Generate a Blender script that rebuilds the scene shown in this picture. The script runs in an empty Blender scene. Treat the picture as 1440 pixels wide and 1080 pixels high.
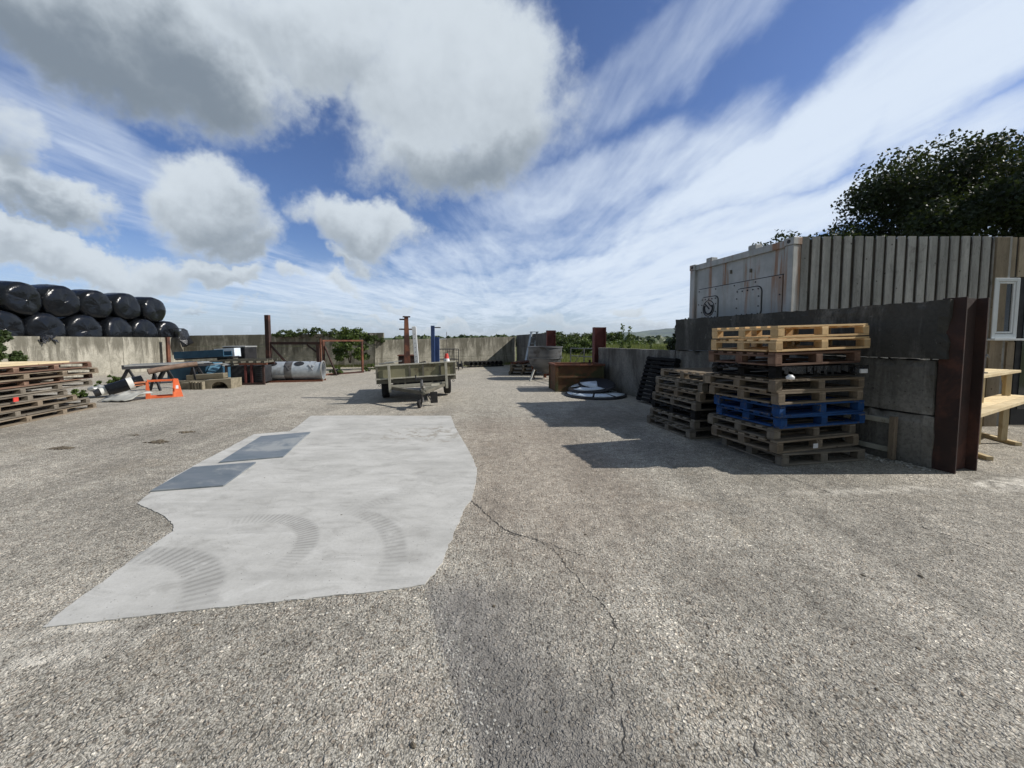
import bpy, math, random
from mathutils import Vector, Matrix
R = math.radians
random.seed(7)
SC = bpy.context.scene
COL = SC.collection

# ------------------------------------------------------------ camera
F, CX, CYP, H = 541.0, 720.0, 511.0, 1.5          # focal length and centre in pixels of the 1440 wide photo, eye height
PITCH = math.atan((CYP - 478.0) / F)
cd = bpy.data.cameras.new('camera'); cam = bpy.data.objects.new('camera', cd); COL.objects.link(cam)
cam.location = (0, 0, H); cam.rotation_euler = (R(90) - PITCH, 0, 0)
cd.sensor_width = 36; cd.lens = 36 * F / 1440
cd.shift_y = (CYP - 540) / 1440
cd.clip_start = .05; cd.clip_end = 20000
SC.camera = cam

def ray(px, py):
    x, y, z = (px - CX) / F, 1.0, -(py - CYP) / F
    c, s = math.cos(PITCH), math.sin(PITCH)
    return Vector((x, y * c + z * s, -y * s + z * c))
def G(px, py, z=0.0):
    d = ray(px, py); t = (z - H) / d.z
    return Vector((d.x * t, d.y * t, z))
def P(px, py, Y):
    d = ray(px, py); t = Y / d.y
    return Vector((d.x * t, Y, H + d.z * t))

# ------------------------------------------------------------ node helpers
class NT:
    def __init__(s, nt): s.t = nt; nt.nodes.clear()
    def n(s, ty, ins=None, **kw):
        nd = s.t.nodes.new(ty)
        for k, v in kw.items(): setattr(nd, k, v)
        for k, v in (ins or {}).items():
            i = nd.inputs[k]
            if isinstance(v, bpy.types.NodeSocket): s.t.links.new(v, i)
            elif isinstance(v, tuple) and len(v) == 3 and i.type == 'RGBA': i.default_value = (*v, 1)
            else: i.default_value = v
        return nd
    def m(s, op, a, b=0.0, c=0.0, clamp=False):
        nd = s.n('ShaderNodeMath', {0: a, 1: b, 2: c}, operation=op, use_clamp=clamp); return nd.outputs[0]
    def v(s, op, a, b=(0, 0, 0), sc=None):
        nd = s.n('ShaderNodeVectorMath', {0: a, 1: b}, operation=op)
        if sc is not None:
            if isinstance(sc, bpy.types.NodeSocket): s.t.links.new(sc, nd.inputs['Scale'])
            else: nd.inputs['Scale'].default_value = sc
        return nd.outputs['Value'] if op in ('LENGTH', 'DOT_PRODUCT', 'DISTANCE') else nd.outputs[0]
    def mr(s, val, a, b, c=0.0, d=1.0, smooth=True):
        return s.n('ShaderNodeMapRange', {'Value': val, 'From Min': a, 'From Max': b, 'To Min': c, 'To Max': d},
                   interpolation_type='SMOOTHSTEP' if smooth else 'LINEAR').outputs[0]
    def noise(s, vec, scale, detail=4, rough=.55, dist=0):
        return s.n('ShaderNodeTexNoise', {'Vector': vec, 'Scale': scale, 'Detail': detail, 'Roughness': rough, 'Distortion': dist})
    def mix(s, f, a, b, mode='MIX'):
        nd = s.n('ShaderNodeMix', data_type='RGBA', blend_type=mode)
        for i, v in ((0, f), (6, a), (7, b)):
            if isinstance(v, bpy.types.NodeSocket): s.t.links.new(v, nd.inputs[i])
            else: nd.inputs[i].default_value = v if i == 0 else (*v, 1)[:4]
        return nd.outputs[2]
    def map(s, vec, loc=(0, 0, 0), rot=(0, 0, 0), sc=(1, 1, 1), ty='POINT'):
        return s.n('ShaderNodeMapping', {'Vector': vec, 'Location': loc, 'Rotation': rot, 'Scale': sc}, vector_type=ty).outputs[0]

# ------------------------------------------------------------ sun and sky
SUN_DIR = Vector((1.27, .01, 1.0)).normalized()      # towards the sun
sl = bpy.data.lights.new('sun', 'SUN'); sl.energy = 5.0; sl.angle = R(.53); sl.color = (1, .955, .89)
so = bpy.data.objects.new('sun', sl); COL.objects.link(so)
so.rotation_euler = SUN_DIR.to_track_quat('Z', 'Y').to_euler(); so.location = (20, 0, 30)
W = bpy.data.worlds.new('World'); SC.world = W; W.use_nodes = True
w = NT(W.node_tree)
sky = w.n('ShaderNodeTexSky', sky_type='NISHITA', sun_disc=False, sun_elevation=math.asin(SUN_DIR.z),
          sun_rotation=math.atan2(SUN_DIR.x, SUN_DIR.y), air_density=1.0, dust_density=.6, ozone_density=2.2, altitude=100)
tc = w.n('ShaderNodeTexCoord').outputs['Generated']
sx = w.n('ShaderNodeSeparateXYZ', {0: tc})
az = w.m('ARCTAN2', sx.outputs[0], sx.outputs[1]); el = w.m('ARCSINE', sx.outputs[2])
ae = w.n('ShaderNodeCombineXYZ', {0: az, 1: el, 2: 0.0}).outputs[0]
n1 = w.noise(tc, 3.2, 6, .6).outputs['Color']
n2 = w.noise(tc, 11, 6, .62).outputs['Color']
d1 = w.v('SCALE', w.v('SUBTRACT', n1, (.5, .5, .5)), sc=.28)
d2 = w.v('SCALE', w.v('SUBTRACT', n2, (.5, .5, .5)), sc=.10)
aed = w.v('ADD', w.v('ADD', ae, d1), d2)
def ang(px, py):
    d = ray(px, py).normalized(); return math.atan2(d.x, d.y), math.asin(d.z)
def blobs(lst, vec, pw=1.0):
    acc = None; sh = None
    for (px, py, rx, ry, rot, dens, grey) in lst:
        a, e = ang(px, py)
        a2, _ = ang(px + 20, py); _, e2 = ang(px, py - 20)
        kx, ky = abs(a2 - a) / 20, abs(e2 - e) / 20
        q = w.map(vec, (a, e, 0), (0, 0, R(rot)), (rx * kx, ry * ky, 1), 'TEXTURE')
        L = w.v('LENGTH', w.v('MULTIPLY', q, (1, 1, 0)))
        mk = w.m('MULTIPLY', w.mr(L, 1.35, .45), dens)
        # towards the base of a cumulus the cloud is seen from its shaded underside
        low = w.n('ShaderNodeSeparateXYZ', {0: q}).outputs[1]
        g = w.m('MULTIPLY', w.m('MULTIPLY', w.mr(low, .75, -.75), grey), mk)
        acc = mk if acc is None else w.m('MAXIMUM', acc, mk)
        sh = g if sh is None else w.m('MAXIMUM', sh, g)
    return acc, sh
cum = [(110, 20, 380, 150, -8, 1.0, 1.0), (285, 75, 175, 120, -8, 1.0, .95), (440, 50, 170, 105, 0, .95, .5),
       (640, 110, 175, 160, 0, 1.0, .35), (655, 205, 160, 95, 8, 1.0, .8), (560, 40, 130, 60, 0, .9, .2),
       (310, 300, 102, 76, 10, 1.0, .7), (350, 330, 80, 50, 0, .9, .7), (512, 325, 84, 50, 0, 1.0, .6), (505, 365, 30, 22, 0, .8, .6),
       (40, 290, 110, 42, -6, .95, .75), (10, 215, 62, 80, 0, .7, .8), (110, 365, 200, 34, -4, 1.0, .45), (300, 388, 90, 24, -5, .95, .45), (10, 345, 60, 30, 0, 1.0, .3),
       (420, 402, 28, 15, 0, .75, .4), (497, 405, 32, 16, 0, .75, .45), (575, 413, 28, 9, 0, .6, .4), (255, 432, 40, 9, 0, .6, .9), (350, 437, 18, 6, 0, .5, .8),
       (872, 415, 42, 13, 0, .8, .3), (600, 440, 95, 8, 0, .75, .3), (900, 438, 90, 12, 0, .7, .5), (760, 452, 150, 10, 0, .6, .55), (520, 455, 160, 8, 0, .5, .6), (440, 448, 60, 9, 0, .5, .7)]
D, S = blobs(cum, aed)
# grey cloud added out of view, behind and overhead, to neutralise the ambient light
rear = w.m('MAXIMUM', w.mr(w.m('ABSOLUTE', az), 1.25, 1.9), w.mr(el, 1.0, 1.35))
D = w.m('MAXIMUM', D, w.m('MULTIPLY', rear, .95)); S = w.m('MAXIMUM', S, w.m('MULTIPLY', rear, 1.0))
fb = w.noise(tc, 7.5, 8, .62).outputs['Fac']
fb2 = w.noise(tc, 24, 6, .65, .3).outputs['Fac']
dc = w.mr(w.m('ADD', D, w.m('ADD', w.m('MULTIPLY', w.m('SUBTRACT', fb, .5), .95), w.m('MULTIPLY', w.m('SUBTRACT', fb2, .5), .50))), .15, .92)
# cirrus: long streaks fanning out from the left horizon
zz = w.m('MAXIMUM', sx.outputs[2], .03)
pl = w.n('ShaderNodeCombineXYZ', {0: w.m('DIVIDE', sx.outputs[0], zz), 1: w.m('DIVIDE', sx.outputs[1], zz), 2: 0.0}).outputs[0]
st = w.map(pl, (0, 0, 0), (0, 0, R(-38)), (1.0, .22, 1))
cf = w.noise(st, 1.1, 9, .62, .6).outputs['Fac']
cf2 = w.noise(w.map(pl, (0, 0, 0), (0, 0, R(35)), (1.0, .4, 1)), 5.5, 5, .6, .2).outputs['Fac']
cir = [(1180, 165, 430, 78, 24, 1.0, 0), (1380, 90, 260, 90, 28, 1.0, 0), (860, 260, 260, 60, 12, .75, 0), (980, 345, 420, 42, 12, .95, 0), (880, 120, 330, 70, 30, .58, 0),
       (760, 410, 600, 45, 3, .8, 0), (1100, 400, 500, 60, 3, .95, 0), (130, 200, 200, 60, -25, .62, 0), (200, 290, 340, 60, -20, .5, 0), (1000, 40, 420, 70, 25, .52, 0), (760, 340, 280, 45, 10, .62, 0),
       (300, 450, 600, 22, 0, .6, 0)]
D2, _ = blobs(cir, w.v('ADD', ae, w.v('SCALE', d1, sc=.6)))
ci = w.m('ADD', D2, w.m('MULTIPLY', w.m('SUBTRACT', cf, .5), 1.5))
ci = w.m('ADD', ci, w.m('MULTIPLY', w.m('SUBTRACT', cf2, .5), .45))
ci = w.m('MULTIPLY', w.mr(ci, .12, 1.12), .92)
ci = w.m('MAXIMUM', ci, w.m('MULTIPLY', w.mr(el, .24, .0), .42))
base = w.mix(1.0, sky.outputs[0], (.84, .98, 1.32), 'MULTIPLY')
c1 = w.mix(ci, base, (8.9, 10.0, 11.4))
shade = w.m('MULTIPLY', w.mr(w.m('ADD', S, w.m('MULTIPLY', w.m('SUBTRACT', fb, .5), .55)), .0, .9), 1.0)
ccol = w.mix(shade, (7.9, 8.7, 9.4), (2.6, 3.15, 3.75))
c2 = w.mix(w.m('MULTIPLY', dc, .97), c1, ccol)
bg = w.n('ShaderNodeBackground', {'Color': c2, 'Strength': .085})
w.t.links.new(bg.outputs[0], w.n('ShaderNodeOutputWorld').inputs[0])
try: W.cycles.sampling_method = 'MANUAL'; W.cycles.sample_map_resolution = 512
except Exception: pass
SC.view_settings.view_transform = 'Standard'; SC.view_settings.look = 'None'
SC.view_settings.exposure = 0.0; SC.view_settings.gamma = 1.0
try: SC.view_settings.use_curve_mapping = False
except Exception: pass

# ------------------------------------------------------------ materials
MATS = {}
def newmat(name):
    m = bpy.data.materials.new(name); m.use_nodes = True; MATS[name] = m
    return m, NT(m.node_tree)
def finish(k, col, rough=.8, metal=0.0, bump=None, bstr=.3, bdist=.01, spec=.4, extra=None):
    ins = {'Base Color': col, 'Roughness': rough, 'Metallic': metal, 'Specular IOR Level': spec}
    if bump is not None:
        ins['Normal'] = k.n('ShaderNodeBump', {'Height': bump, 'Strength': bstr, 'Distance': bdist}).outputs[0]
    b = k.n('ShaderNodeBsdfPrincipled', ins)
    for a, v in (extra or {}).items(): b.inputs[a].default_value = v
    k.t.links.new(b.outputs[0], k.n('ShaderNodeOutputMaterial').inputs[0])
def mottled(name, c1, c2, scale=4, rough=.7, metal=0, bstr=.2, bdist=.004, c3=None, t3=.62, s3=1.5, spec=.4, streak=None, vary=.18):
    m, k = newmat(name)
    p = k.n('ShaderNodeTexCoord').outputs['Object']
    rnd = k.n('ShaderNodeObjectInfo').outputs['Random']
    off = k.v('SCALE', (13.1, 7.7, 3.3), sc=rnd)
    p = k.v('ADD', p, off)
    q = k.map(p, sc=streak) if streak else p
    a = k.noise(q, scale, 6, .6).outputs['Fac']
    col = k.mix(k.mr(a, .3, .7), c1, c2)
    if c3:
        col = k.mix(k.mr(k.noise(p, s3, 6, .68, .4).outputs['Fac'], t3 - .07, t3 + .07), col, c3)
    val = k.m('ADD', k.m('MULTIPLY', rnd, vary), 1 - vary / 2)
    col = k.mix(1.0, col, k.n('ShaderNodeCombineXYZ', {0: val, 1: val, 2: val}).outputs[0], 'MULTIPLY')
    f = k.noise(p, scale * 9, 4, .6).outputs['Fac']
    finish(k, col, k.m('ADD', rough - .1, k.m('MULTIPLY', a, .2)) , metal, f, bstr, bdist, spec)
    return m
def wood(name, c1, c2, cd, axis, bstr=.4, wear=None):
    """grain running along local axis 0/1/2; c1, c2 plank colours, cd knots and weather streaks"""
    m, k = newmat(name)
    p = k.n('ShaderNodeTexCoord').outputs['Object']
    rnd = k.n('ShaderNodeObjectInfo').outputs['Random']
    p = k.v('ADD', p, k.v('SCALE', (9.1, 5.7, 7.3), sc=rnd))
    s = [9.0, 9.0, 9.0]; s[axis] = .9
    q = k.map(p, sc=tuple(s))
    a = k.noise(q, 1.0, 5, .6).outputs['Fac']
    g = k.noise(k.map(p, sc=tuple(6 * x for x in s)), 2.2, 5, .7, .3).outputs['Fac']
    isl = k.n('ShaderNodeNewGeometry').outputs['Random Per Island']
    col = k.mix(k.mr(a, .32, .68), c1, c2)
    col = k.mix(k.m('MULTIPLY', k.mr(g, .48, .72), .6), col, cd)
    kn = k.n('ShaderNodeTexVoronoi', {'Vector': k.map(p, sc=tuple(x / 9 * (1 if i != axis else .9) * 6 for i, x in enumerate([9, 9, 9]))), 'Scale': 1.0}).outputs['Distance']
    col = k.mix(k.mr(kn, .10, .05), col, cd)
    st = k.noise(p, 2.3, 5, .6).outputs['Fac']
    if wear: col = k.mix(k.m('MULTIPLY', k.mr(k.noise(p, 7, 8, .75, .4).outputs['Fac'], .54, .62), .8), col, wear)
    else: col = k.mix(k.m('MULTIPLY', k.mr(k.noise(k.v('ADD', p, (3, 8, 1)), 3.2, 8, .75, .4).outputs['Fac'], .54, .70), .55), col, cd)
    val = k.m('MULTIPLY', k.m('ADD', k.m('MULTIPLY', isl, .46), k.m('ADD', .58, k.m('MULTIPLY', st, .34))), k.m('ADD', .84, k.m('MULTIPLY', rnd, .30)))
    col = k.mix(1.0, col, k.n('ShaderNodeCombineXYZ', {0: val, 1: val, 2: val}).outputs[0], 'MULTIPLY')
    finish(k, col, .85, 0, g, bstr, .003, .25)
    return m
def leafmat(name, c1, c2, trans=.35):
    m, k = newmat(name)
    isl = k.n('ShaderNodeNewGeometry').outputs['Random Per Island']
    p = k.n('ShaderNodeTexCoord').outputs['Object']
    n = k.noise(p, 1.2, 3).outputs['Fac']
    col = k.mix(k.m('MULTIPLY', k.m('ADD', isl, k.mr(n, .35, .65)), .5), c1, c2)
    b = k.n('ShaderNodeBsdfPrincipled', {'Base Color': col, 'Roughness': .55, 'Specular IOR Level': .35})
    t = k.n('ShaderNodeBsdfTranslucent', {'Color': k.mix(.5, col, (.12, .16, .02))})
    mx = k.n('ShaderNodeMixShader', {0: trans, 1: b.outputs[0], 2: t.outputs[0]})
    k.t.links.new(mx.outputs[0], k.n('ShaderNodeOutputMaterial').inputs[0])
    return m

def concrete_wall(name, base, light, dark, streak=.6, courses=()):
    m, k = newmat(name)
    p = k.n('ShaderNodeNewGeometry').outputs['Position']
    z = k.n('ShaderNodeSeparateXYZ', {0: p}).outputs[2]
    big = k.noise(p, 1.3, 7, .65, .3).outputs['Fac']
    st = k.noise(k.map(p, sc=(2.6, 2.6, .5)), 1.2, 8, .72, .5).outputs['Fac']
    fn = k.noise(p, 26, 6, .65).outputs['Fac']
    col = k.mix(k.mr(big, .35, .65), base, light)
    top = k.mr(z, .5, 1.75)
    col = k.mix(k.m('MULTIPLY', k.mr(k.m('ADD', st, k.m('MULTIPLY', top, .14)), .46, .66), streak), col, dark)
    col = k.mix(k.m('MULTIPLY', k.mr(fn, .4, .7), .45), col, dark)
    pit = k.n('ShaderNodeTexVoronoi', {'Vector': p, 'Scale': 24.0}).outputs['Distance']
    pm = k.m('MULTIPLY', k.mr(pit, .17, .10), k.mr(k.noise(p, 3.0, 3).outputs['Fac'], .5, .6))
    col = k.mix(k.m('MULTIPLY', pm, .7), col, tuple(x * .4 for x in dark))
    lich = k.mr(k.noise(p, 7, 7, .72, .5).outputs['Fac'], .64, .70)
    col = k.mix(k.m('MULTIPLY', lich, .45), col, (.42, .42, .36))
    hgt = k.m('SUBTRACT', k.m('ADD', k.m('MULTIPLY', fn, .5), k.m('MULTIPLY', big, .8)), k.m('MULTIPLY', pm, 1.2))
    finish(k, col, .92, 0, hgt, .7, .018, .2)
    return m
concrete_wall('concrete_dark', (.125, .123, .112), (.20, .195, .175), (.038, .037, .033), .75)
concrete_wall('concrete_mid', (.18, .175, .158), (.27, .262, .24), (.06, .058, .05), .6)
concrete_wall('concrete_pale', (.30, .285, .235), (.47, .445, .37), (.10, .093, .07), .8)
concrete_wall('concrete_low', (.17, .162, .145), (.27, .26, .235), (.07, .066, .058), .8)

RUST = mottled('rust', (.115, .045, .028), (.20, .080, .045), 5, .85, .1, .5, .006, (.06, .028, .022), .55)
RUSTD = mottled('rust_dark', (.034, .021, .018), (.065, .034, .027), 3, .85, .0, .4, .006, (.10, .045, .032), .60)
RUSTM = mottled('rust_mossy', (.10, .052, .028), (.20, .095, .045), 3.2, .85, .1, .5, .006, (.075, .075, .035), .52)
mottled('red_oxide', (.085, .022, .020), (.14, .04, .034), 4, .7, 0, .3)
mottled('galvanised', (.36, .40, .44), (.50, .54, .57), 6, .45, .35, .15, .003, (.30, .31, .32), .6)
mottled('steel_plate', (.13, .16, .185), (.185, .21, .235), 2.6, .65, .15, .35, .003, (.30, .315, .315), .56, 1.6, streak=(1, 3, 1))
mottled('steel_dull', (.13, .135, .14), (.22, .22, .225), 2.2, .5, .45, .2, .003, (.07, .06, .055), .58, streak=(.5, .5, 5))
mottled('khaki_paint', (.195, .185, .115), (.27, .255, .16), 3, .75, 0, .2, .003, (.12, .10, .06), .62)
mottled('khaki_pale', (.32, .31, .25), (.42, .405, .34), 6, .7, 0, .2, .003, (.16, .12, .08), .64, 5)
mottled('khaki_dark', (.085, .082, .065), (.14, .13, .10), 5, .8, 0, .2)
mottled('rubber', (.018, .018, .019), (.035, .034, .034), 12, .85, 0, .3)
mottled('black_steel', (.020, .021, .024), (.045, .045, .048), 5, .6, .2, .3)
mottled('blue_steel', (.020, .062, .105), (.036, .10, .155), 2.5, .55, .1, .2, .003, (.05, .045, .04), .66, 4)
mottled('blue_pale', (.12, .26, .37), (.17, .33, .44), 3, .5, .1, .2)
mottled('blue_post', (.035, .065, .17), (.05, .09, .22), 5, .55, 0, .2, .003, (.09, .06, .05), .68, 6)
mottled('white_paint', (.66, .67, .68), (.78, .79, .79), 3, .5, 0, .1, .002, (.42, .40, .36), .66, 4)
mottled('white_sheet', (.33, .33, .30), (.46, .46, .42), 5, .6, 0, .3)
mottled('white_gloss', (.62, .70, .78), (.75, .82, .88), 2, .3, 0, .1, .002, (.35, .38, .40), .64, 3)
mottled('upvc', (.62, .66, .68), (.70, .73, .75), 2, .35, 0, .05)
mottled('orange_paint', (.55, .10, .028), (.66, .15, .05), 5, .6, 0, .2, .003, (.30, .09, .04), .66, 8)
mottled('red_plastic', (.55, .04, .03), (.65, .07, .05), 5, .5)
mottled('black_plastic', (.014, .014, .015), (.028, .028, .030), 5, .45, 0, .3)
mottled('tape', (.62, .62, .58), (.75, .75, .70), 12, .6)
mottled('steel_grey_tin', (.33, .34, .33), (.45, .45, .43), 6, .5, .4, .2)
mottled('gap_shade', (.045, .04, .034), (.08, .07, .06), 5, .9)  # backing colour darkened to paint the shade in the cladding gaps
mottled('dark_soil', (.085, .07, .05), (.15, .125, .09), 12, .95, 0, .6, .01)
mottled('stone', (.24, .23, .20), (.50, .48, .43), 18, .9, 0, .6, .004, vary=.0)
mottled('bark', (.055, .045, .035), (.10, .085, .065), 8, .95, 0, .8, .02, streak=(3, 3, .6))
mottled('black_matte', (.010, .010, .011), (.018, .018, .019), 5, .9, 0, .3, spec=.15)
mottled('black_film_flap', (.010, .011, .013), (.018, .019, .022), 3, .28, 0, .8, .02)
mottled('glass_dark', (.012, .016, .018), (.02, .026, .03), 1, .08, 0, 0, .001, spec=.9)
mottled('crack_fill', (.035, .032, .028), (.06, .055, .048), 30, .95, 0, .6, .004)
for ax, sfx in ((0, '_x'), (1, '_y'), (2, '_z')):
    wood('wood_grey' + sfx, (.15, .128, .10), (.25, .22, .175), (.065, .055, .045), ax)
    wood('wood_tan' + sfx, (.19, .15, .105), (.28, .23, .17), (.09, .068, .048), ax)
    wood('wood_new' + sfx, (.60, .41, .20), (.72, .52, .29), (.38, .22, .10), ax)
    wood('wood_blue' + sfx, (.010, .050, .17), (.018, .08, .24), (.03, .04, .06), ax, wear=(.13, .12, .11))
    wood('wood_red' + sfx, (.15, .085, .06), (.25, .165, .115), (.08, .035, .03), ax)
    wood('wood_clad' + sfx, (.30, .30, .29), (.48, .48, .465), (.11, .105, .095), ax, .7)
    wood('wood_cladb' + sfx, (.26, .215, .155), (.37, .31, .23), (.12, .09, .06), ax, .7)
    wood('wood_pine' + sfx, (.58, .46, .27), (.70, .58, .37), (.36, .25, .12), ax)
    wood('wood_mossy' + sfx, (.19, .165, .115), (.29, .255, .185), (.09, .078, .048), ax)
    wood('wood_black' + sfx, (.010, .010, .010), (.020, .020, .020), (.006, .006, .006), ax)

# wrapped bale film: glossy black with stretch wrinkles running round the bale (local X is its axis)
m, k = newmat('bale_film')
p = k.n('ShaderNodeTexCoord').outputs['Object']
rnd = k.n('ShaderNodeObjectInfo').outputs['Random']
p = k.v('ADD', p, k.v('SCALE', (3.1, 5.7, 7.3), sc=rnd))
a = k.noise(k.map(p, sc=(9, 1.2, 1.2)), 1.2, 6, .6, .8).outputs['Fac']
b = k.noise(p, 2.6, 4, .55).outputs['Fac']
c = k.n('ShaderNodeTexVoronoi', {'Vector': k.map(p, (0, 0, 0), (.4, .9, .2), (1, 1, 1)), 'Scale': 4.0}, feature='SMOOTH_F1').outputs['Distance']
hh = k.m('ADD', k.m('MULTIPLY', a, .55), k.m('ADD', k.m('MULTIPLY', b, 1.0), k.m('MULTIPLY', c, .5)))
finish(k, (.006, .007, .009), .22, 0, hh, .55, .045, .38)

# container paint: dirty white with rust runs from the top rail
m, k = newmat('container_paint')
p = k.n('ShaderNodeTexCoord').outputs['Object']
st = k.noise(k.map(p, sc=(7, 7, .35)), 1.1, 6, .65, .2).outputs['Fac']
bg_ = k.noise(p, 2.2, 6, .6).outputs['Fac']
z = k.n('ShaderNodeSeparateXYZ', {0: p}).outputs[2]
col = k.mix(k.mr(bg_, .35, .65), (.34, .355, .35), (.45, .46, .455))
col = k.mix(k.m('MULTIPLY', k.mr(st, .50, .68), .55), col, (.26, .26, .22))
rs = k.noise(k.map(p, (4.6, 2, 0), sc=(2.6, 2.6, .22)), 1.3, 8, .68, .35).outputs['Fac']
col = k.mix(k.m('MULTIPLY', k.m('MULTIPLY', k.mr(rs, .50, .62), k.mr(z, 1.2, 2.9)), .9), col, (.27, .13, .055))
sp = k.noise(p, 16, 6, .7).outputs['Fac']
col = k.mix(k.mr(sp, .70, .74), col, (.14, .07, .045))
finish(k, col, .55, 0, sp, .15, .004)

def yard_material(name, slab=False):
    m, k = newmat(name)
    p = k.n('ShaderNodeNewGeometry').outputs['Position']
    big = k.noise(p, .35, 6, .6, .4).outputs['Fac']
    mid = k.noise(p, 1.6, 7, .65, .3).outputs['Fac']
    def line(a, b, wob=.0):                 # signed distance to the ground line a-b, positive on its right
        d = (b - a).normalized(); nrm = Vector((d.y, -d.x, 0))
        s = k.v('DOT_PRODUCT', k.v('SUBTRACT', p, tuple(a)), tuple(nrm))
        return k.m('ADD', s, k.m('MULTIPLY', k.m('SUBTRACT', mid, .5), wob))
    def spot(c, rx, ry, rot=0, w_=.8):
        q = k.map(p, (c.x, c.y, 0), (0, 0, R(rot)), (rx, ry, 1), 'TEXTURE')
        L = k.v('LENGTH', k.v('MULTIPLY', q, (1, 1, 0)))
        L = k.m('ADD', L, k.m('MULTIPLY', k.m('SUBTRACT', mid, .5), w_ * 2))
        return k.mr(L, 1.25, .55)
    if slab:
        fine = k.noise(p, 55, 5, .7).outputs['Fac']
        brush = k.noise(k.map(p, (0, 0, 0), (0, 0, R(-25)), (1.0, 5, 1)), 1.3, 7, .68, .5).outputs['Fac']
        col = k.mix(k.mr(mid, .3, .7), (.42, .413, .385), (.52, .512, .48))
        col = k.mix(k.m('MULTIPLY', k.mr(brush, .45, .75), .55), col, (.32, .315, .295))
        col = k.mix(k.m('MULTIPLY', k.mr(fine, .45, .8), .3), col, (.25, .24, .22))
        blot = k.noise(k.map(p, (7, 3, 0), (0, 0, R(20)), (1.2, 2.2, 1)), 2.4, 8, .7, .6).outputs['Fac']
        col = k.mix(k.m('MULTIPLY', k.mr(blot, .5, .68), .5), col, (.27, .262, .24))
        col = k.mix(k.m('MULTIPLY', k.mr(blot, .46, .30), .45), col, (.60, .593, .565))
        gs = k.n('ShaderNodeTexVoronoi', {'Vector': p, 'Scale': 45.0}); gc = k.n('ShaderNodeSeparateColor', {0: gs.outputs['Color']})
        col = k.mix(k.m('MULTIPLY', k.m('MULTIPLY', k.mr(gs.outputs['Distance'], .22, .10), k.mr(gc.outputs[0], .90, .93)), .8), col, (.10, .09, .08))
        tread = None
        # curved tyre tracks with lug marks
        for (px, py, rr, a0, a1, nl, wd, st_) in ((-2.05, 2.6, .55, -25, 130, 90, .10, .70), (-1.75, 2.4, .95, -20, 85, 120, .10, .55),
                                                 (-2.5, 1.85, .74, 0, 130, 82, .13, .75), (-2.6, 4.2, 1.6, -35, 10, 190, .10, .4), (-.9, 3.1, .5, 100, 170, 80, .09, .4)):
            q = k.v('SUBTRACT', p, (px, py, 0))
            s_ = k.n('ShaderNodeSeparateXYZ', {0: q})
            r_ = k.v('LENGTH', k.v('MULTIPLY', q, (1, 1, 0)))
            an = k.m('ARCTAN2', s_.outputs[1], s_.outputs[0])
            bnd = k.mr(k.m('ABSOLUTE', k.m('SUBTRACT', r_, rr)), wd, wd * .55)
            lug = k.m('ADD', .45, k.m('MULTIPLY', k.mr(k.m('SINE', k.m('MULTIPLY', an, float(nl))), -.2, .5), .55))
            w1 = k.mr(an, R(a0) - .1, R(a0) + .7); w2 = k.mr(an, R(a1) + .1, R(a1) - .8)
            t = k.m('MULTIPLY', k.m('MULTIPLY', bnd, lug), k.m('MULTIPLY', k.m('MULTIPLY', w1, w2), k.m('MULTIPLY', k.mr(brush, .1, .45), st_)))
            tread = t if tread is None else k.m('MAXIMUM', tread, t)
        tread = k.m('MULTIPLY', tread, k.mr(k.noise(p, 5, 5, .7).outputs['Fac'], .30, .5))
        col = k.mix(k.m('MULTIPLY', tread, .85), col, (.21, .205, .19))
        g = k.m('MULTIPLY', spot(G(605, 610), .8, .55, 0, .9), k.mr(k.noise(p, 6, 6, .7).outputs['Fac'], .5, .58))
        col = k.mix(k.m('MULTIPLY', g, .7), col, (.27, .245, .20))
        hgt = k.m('ADD', k.m('MULTIPLY', fine, .4), k.m('ADD', k.m('MULTIPLY', brush, .8), k.m('MULTIPLY', tread, -.5)))
        finish(k, col, .9, 0, hgt, .35, .01, .25)
        return m
    # exposed aggregate: stones of two sizes bedded in worn cement
    pw = k.v('ADD', p, k.v('SCALE', k.v('SUBTRACT', k.noise(p, 30, 2).outputs['Color'], (.5, .5, .5)), sc=.022))
    v1 = k.n('ShaderNodeTexVoronoi', {'Vector': k.map(pw, sc=(1, 1, .2)), 'Scale': 62.0, 'Randomness': 1.0})
    v2 = k.n('ShaderNodeTexVoronoi', {'Vector': k.map(pw, sc=(1, 1, .2)), 'Scale': 135.0, 'Randomness': 1.0})
    c1 = k.n('ShaderNodeSeparateColor', {0: v1.outputs['Color']}); c2 = k.n('ShaderNodeSeparateColor', {0: v2.outputs['Color']})
    r1 = k.n('ShaderNodeValToRGB', {0: c1.outputs[0]})
    e = r1.color_ramp.elements
    e[0].position = 0; e[0].color = (.15, .135, .112, 1); e[1].position = 1; e[1].color = (.80, .75, .64, 1)
    for pos, cc in ((.3, (.25, .232, .20)), (.6, (.37, .345, .30)), (.82, (.47, .44, .38)), (.93, (.60, .56, .48))):
        x = e.new(pos); x.color = (*cc, 1)
    stone1 = k.mix(k.m('MULTIPLY', c1.outputs[1], .25), r1.outputs[0], (.36, .25, .165))
    cem = k.mix(c2.outputs[0], (.21, .195, .165), (.42, .395, .345))
    cover = k.mr(k.m('ADD', c1.outputs[2], k.m('MULTIPLY', k.m('SUBTRACT', mid, .5), 1.6)), .25, .45)
    edge = k.mr(v1.outputs['Distance'], .62, .40)
    col = k.mix(k.m('MULTIPLY', edge, cover), cem, stone1)
    col = k.mix(k.m('MULTIPLY', k.mr(v2.outputs['Distance'], .48, .75), .62), col, (.085, .076, .062))
    # old bitumen patch running towards the camera from the slab corner
    dl = line(G(668, 1080), G(597, 832), .05)
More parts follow.
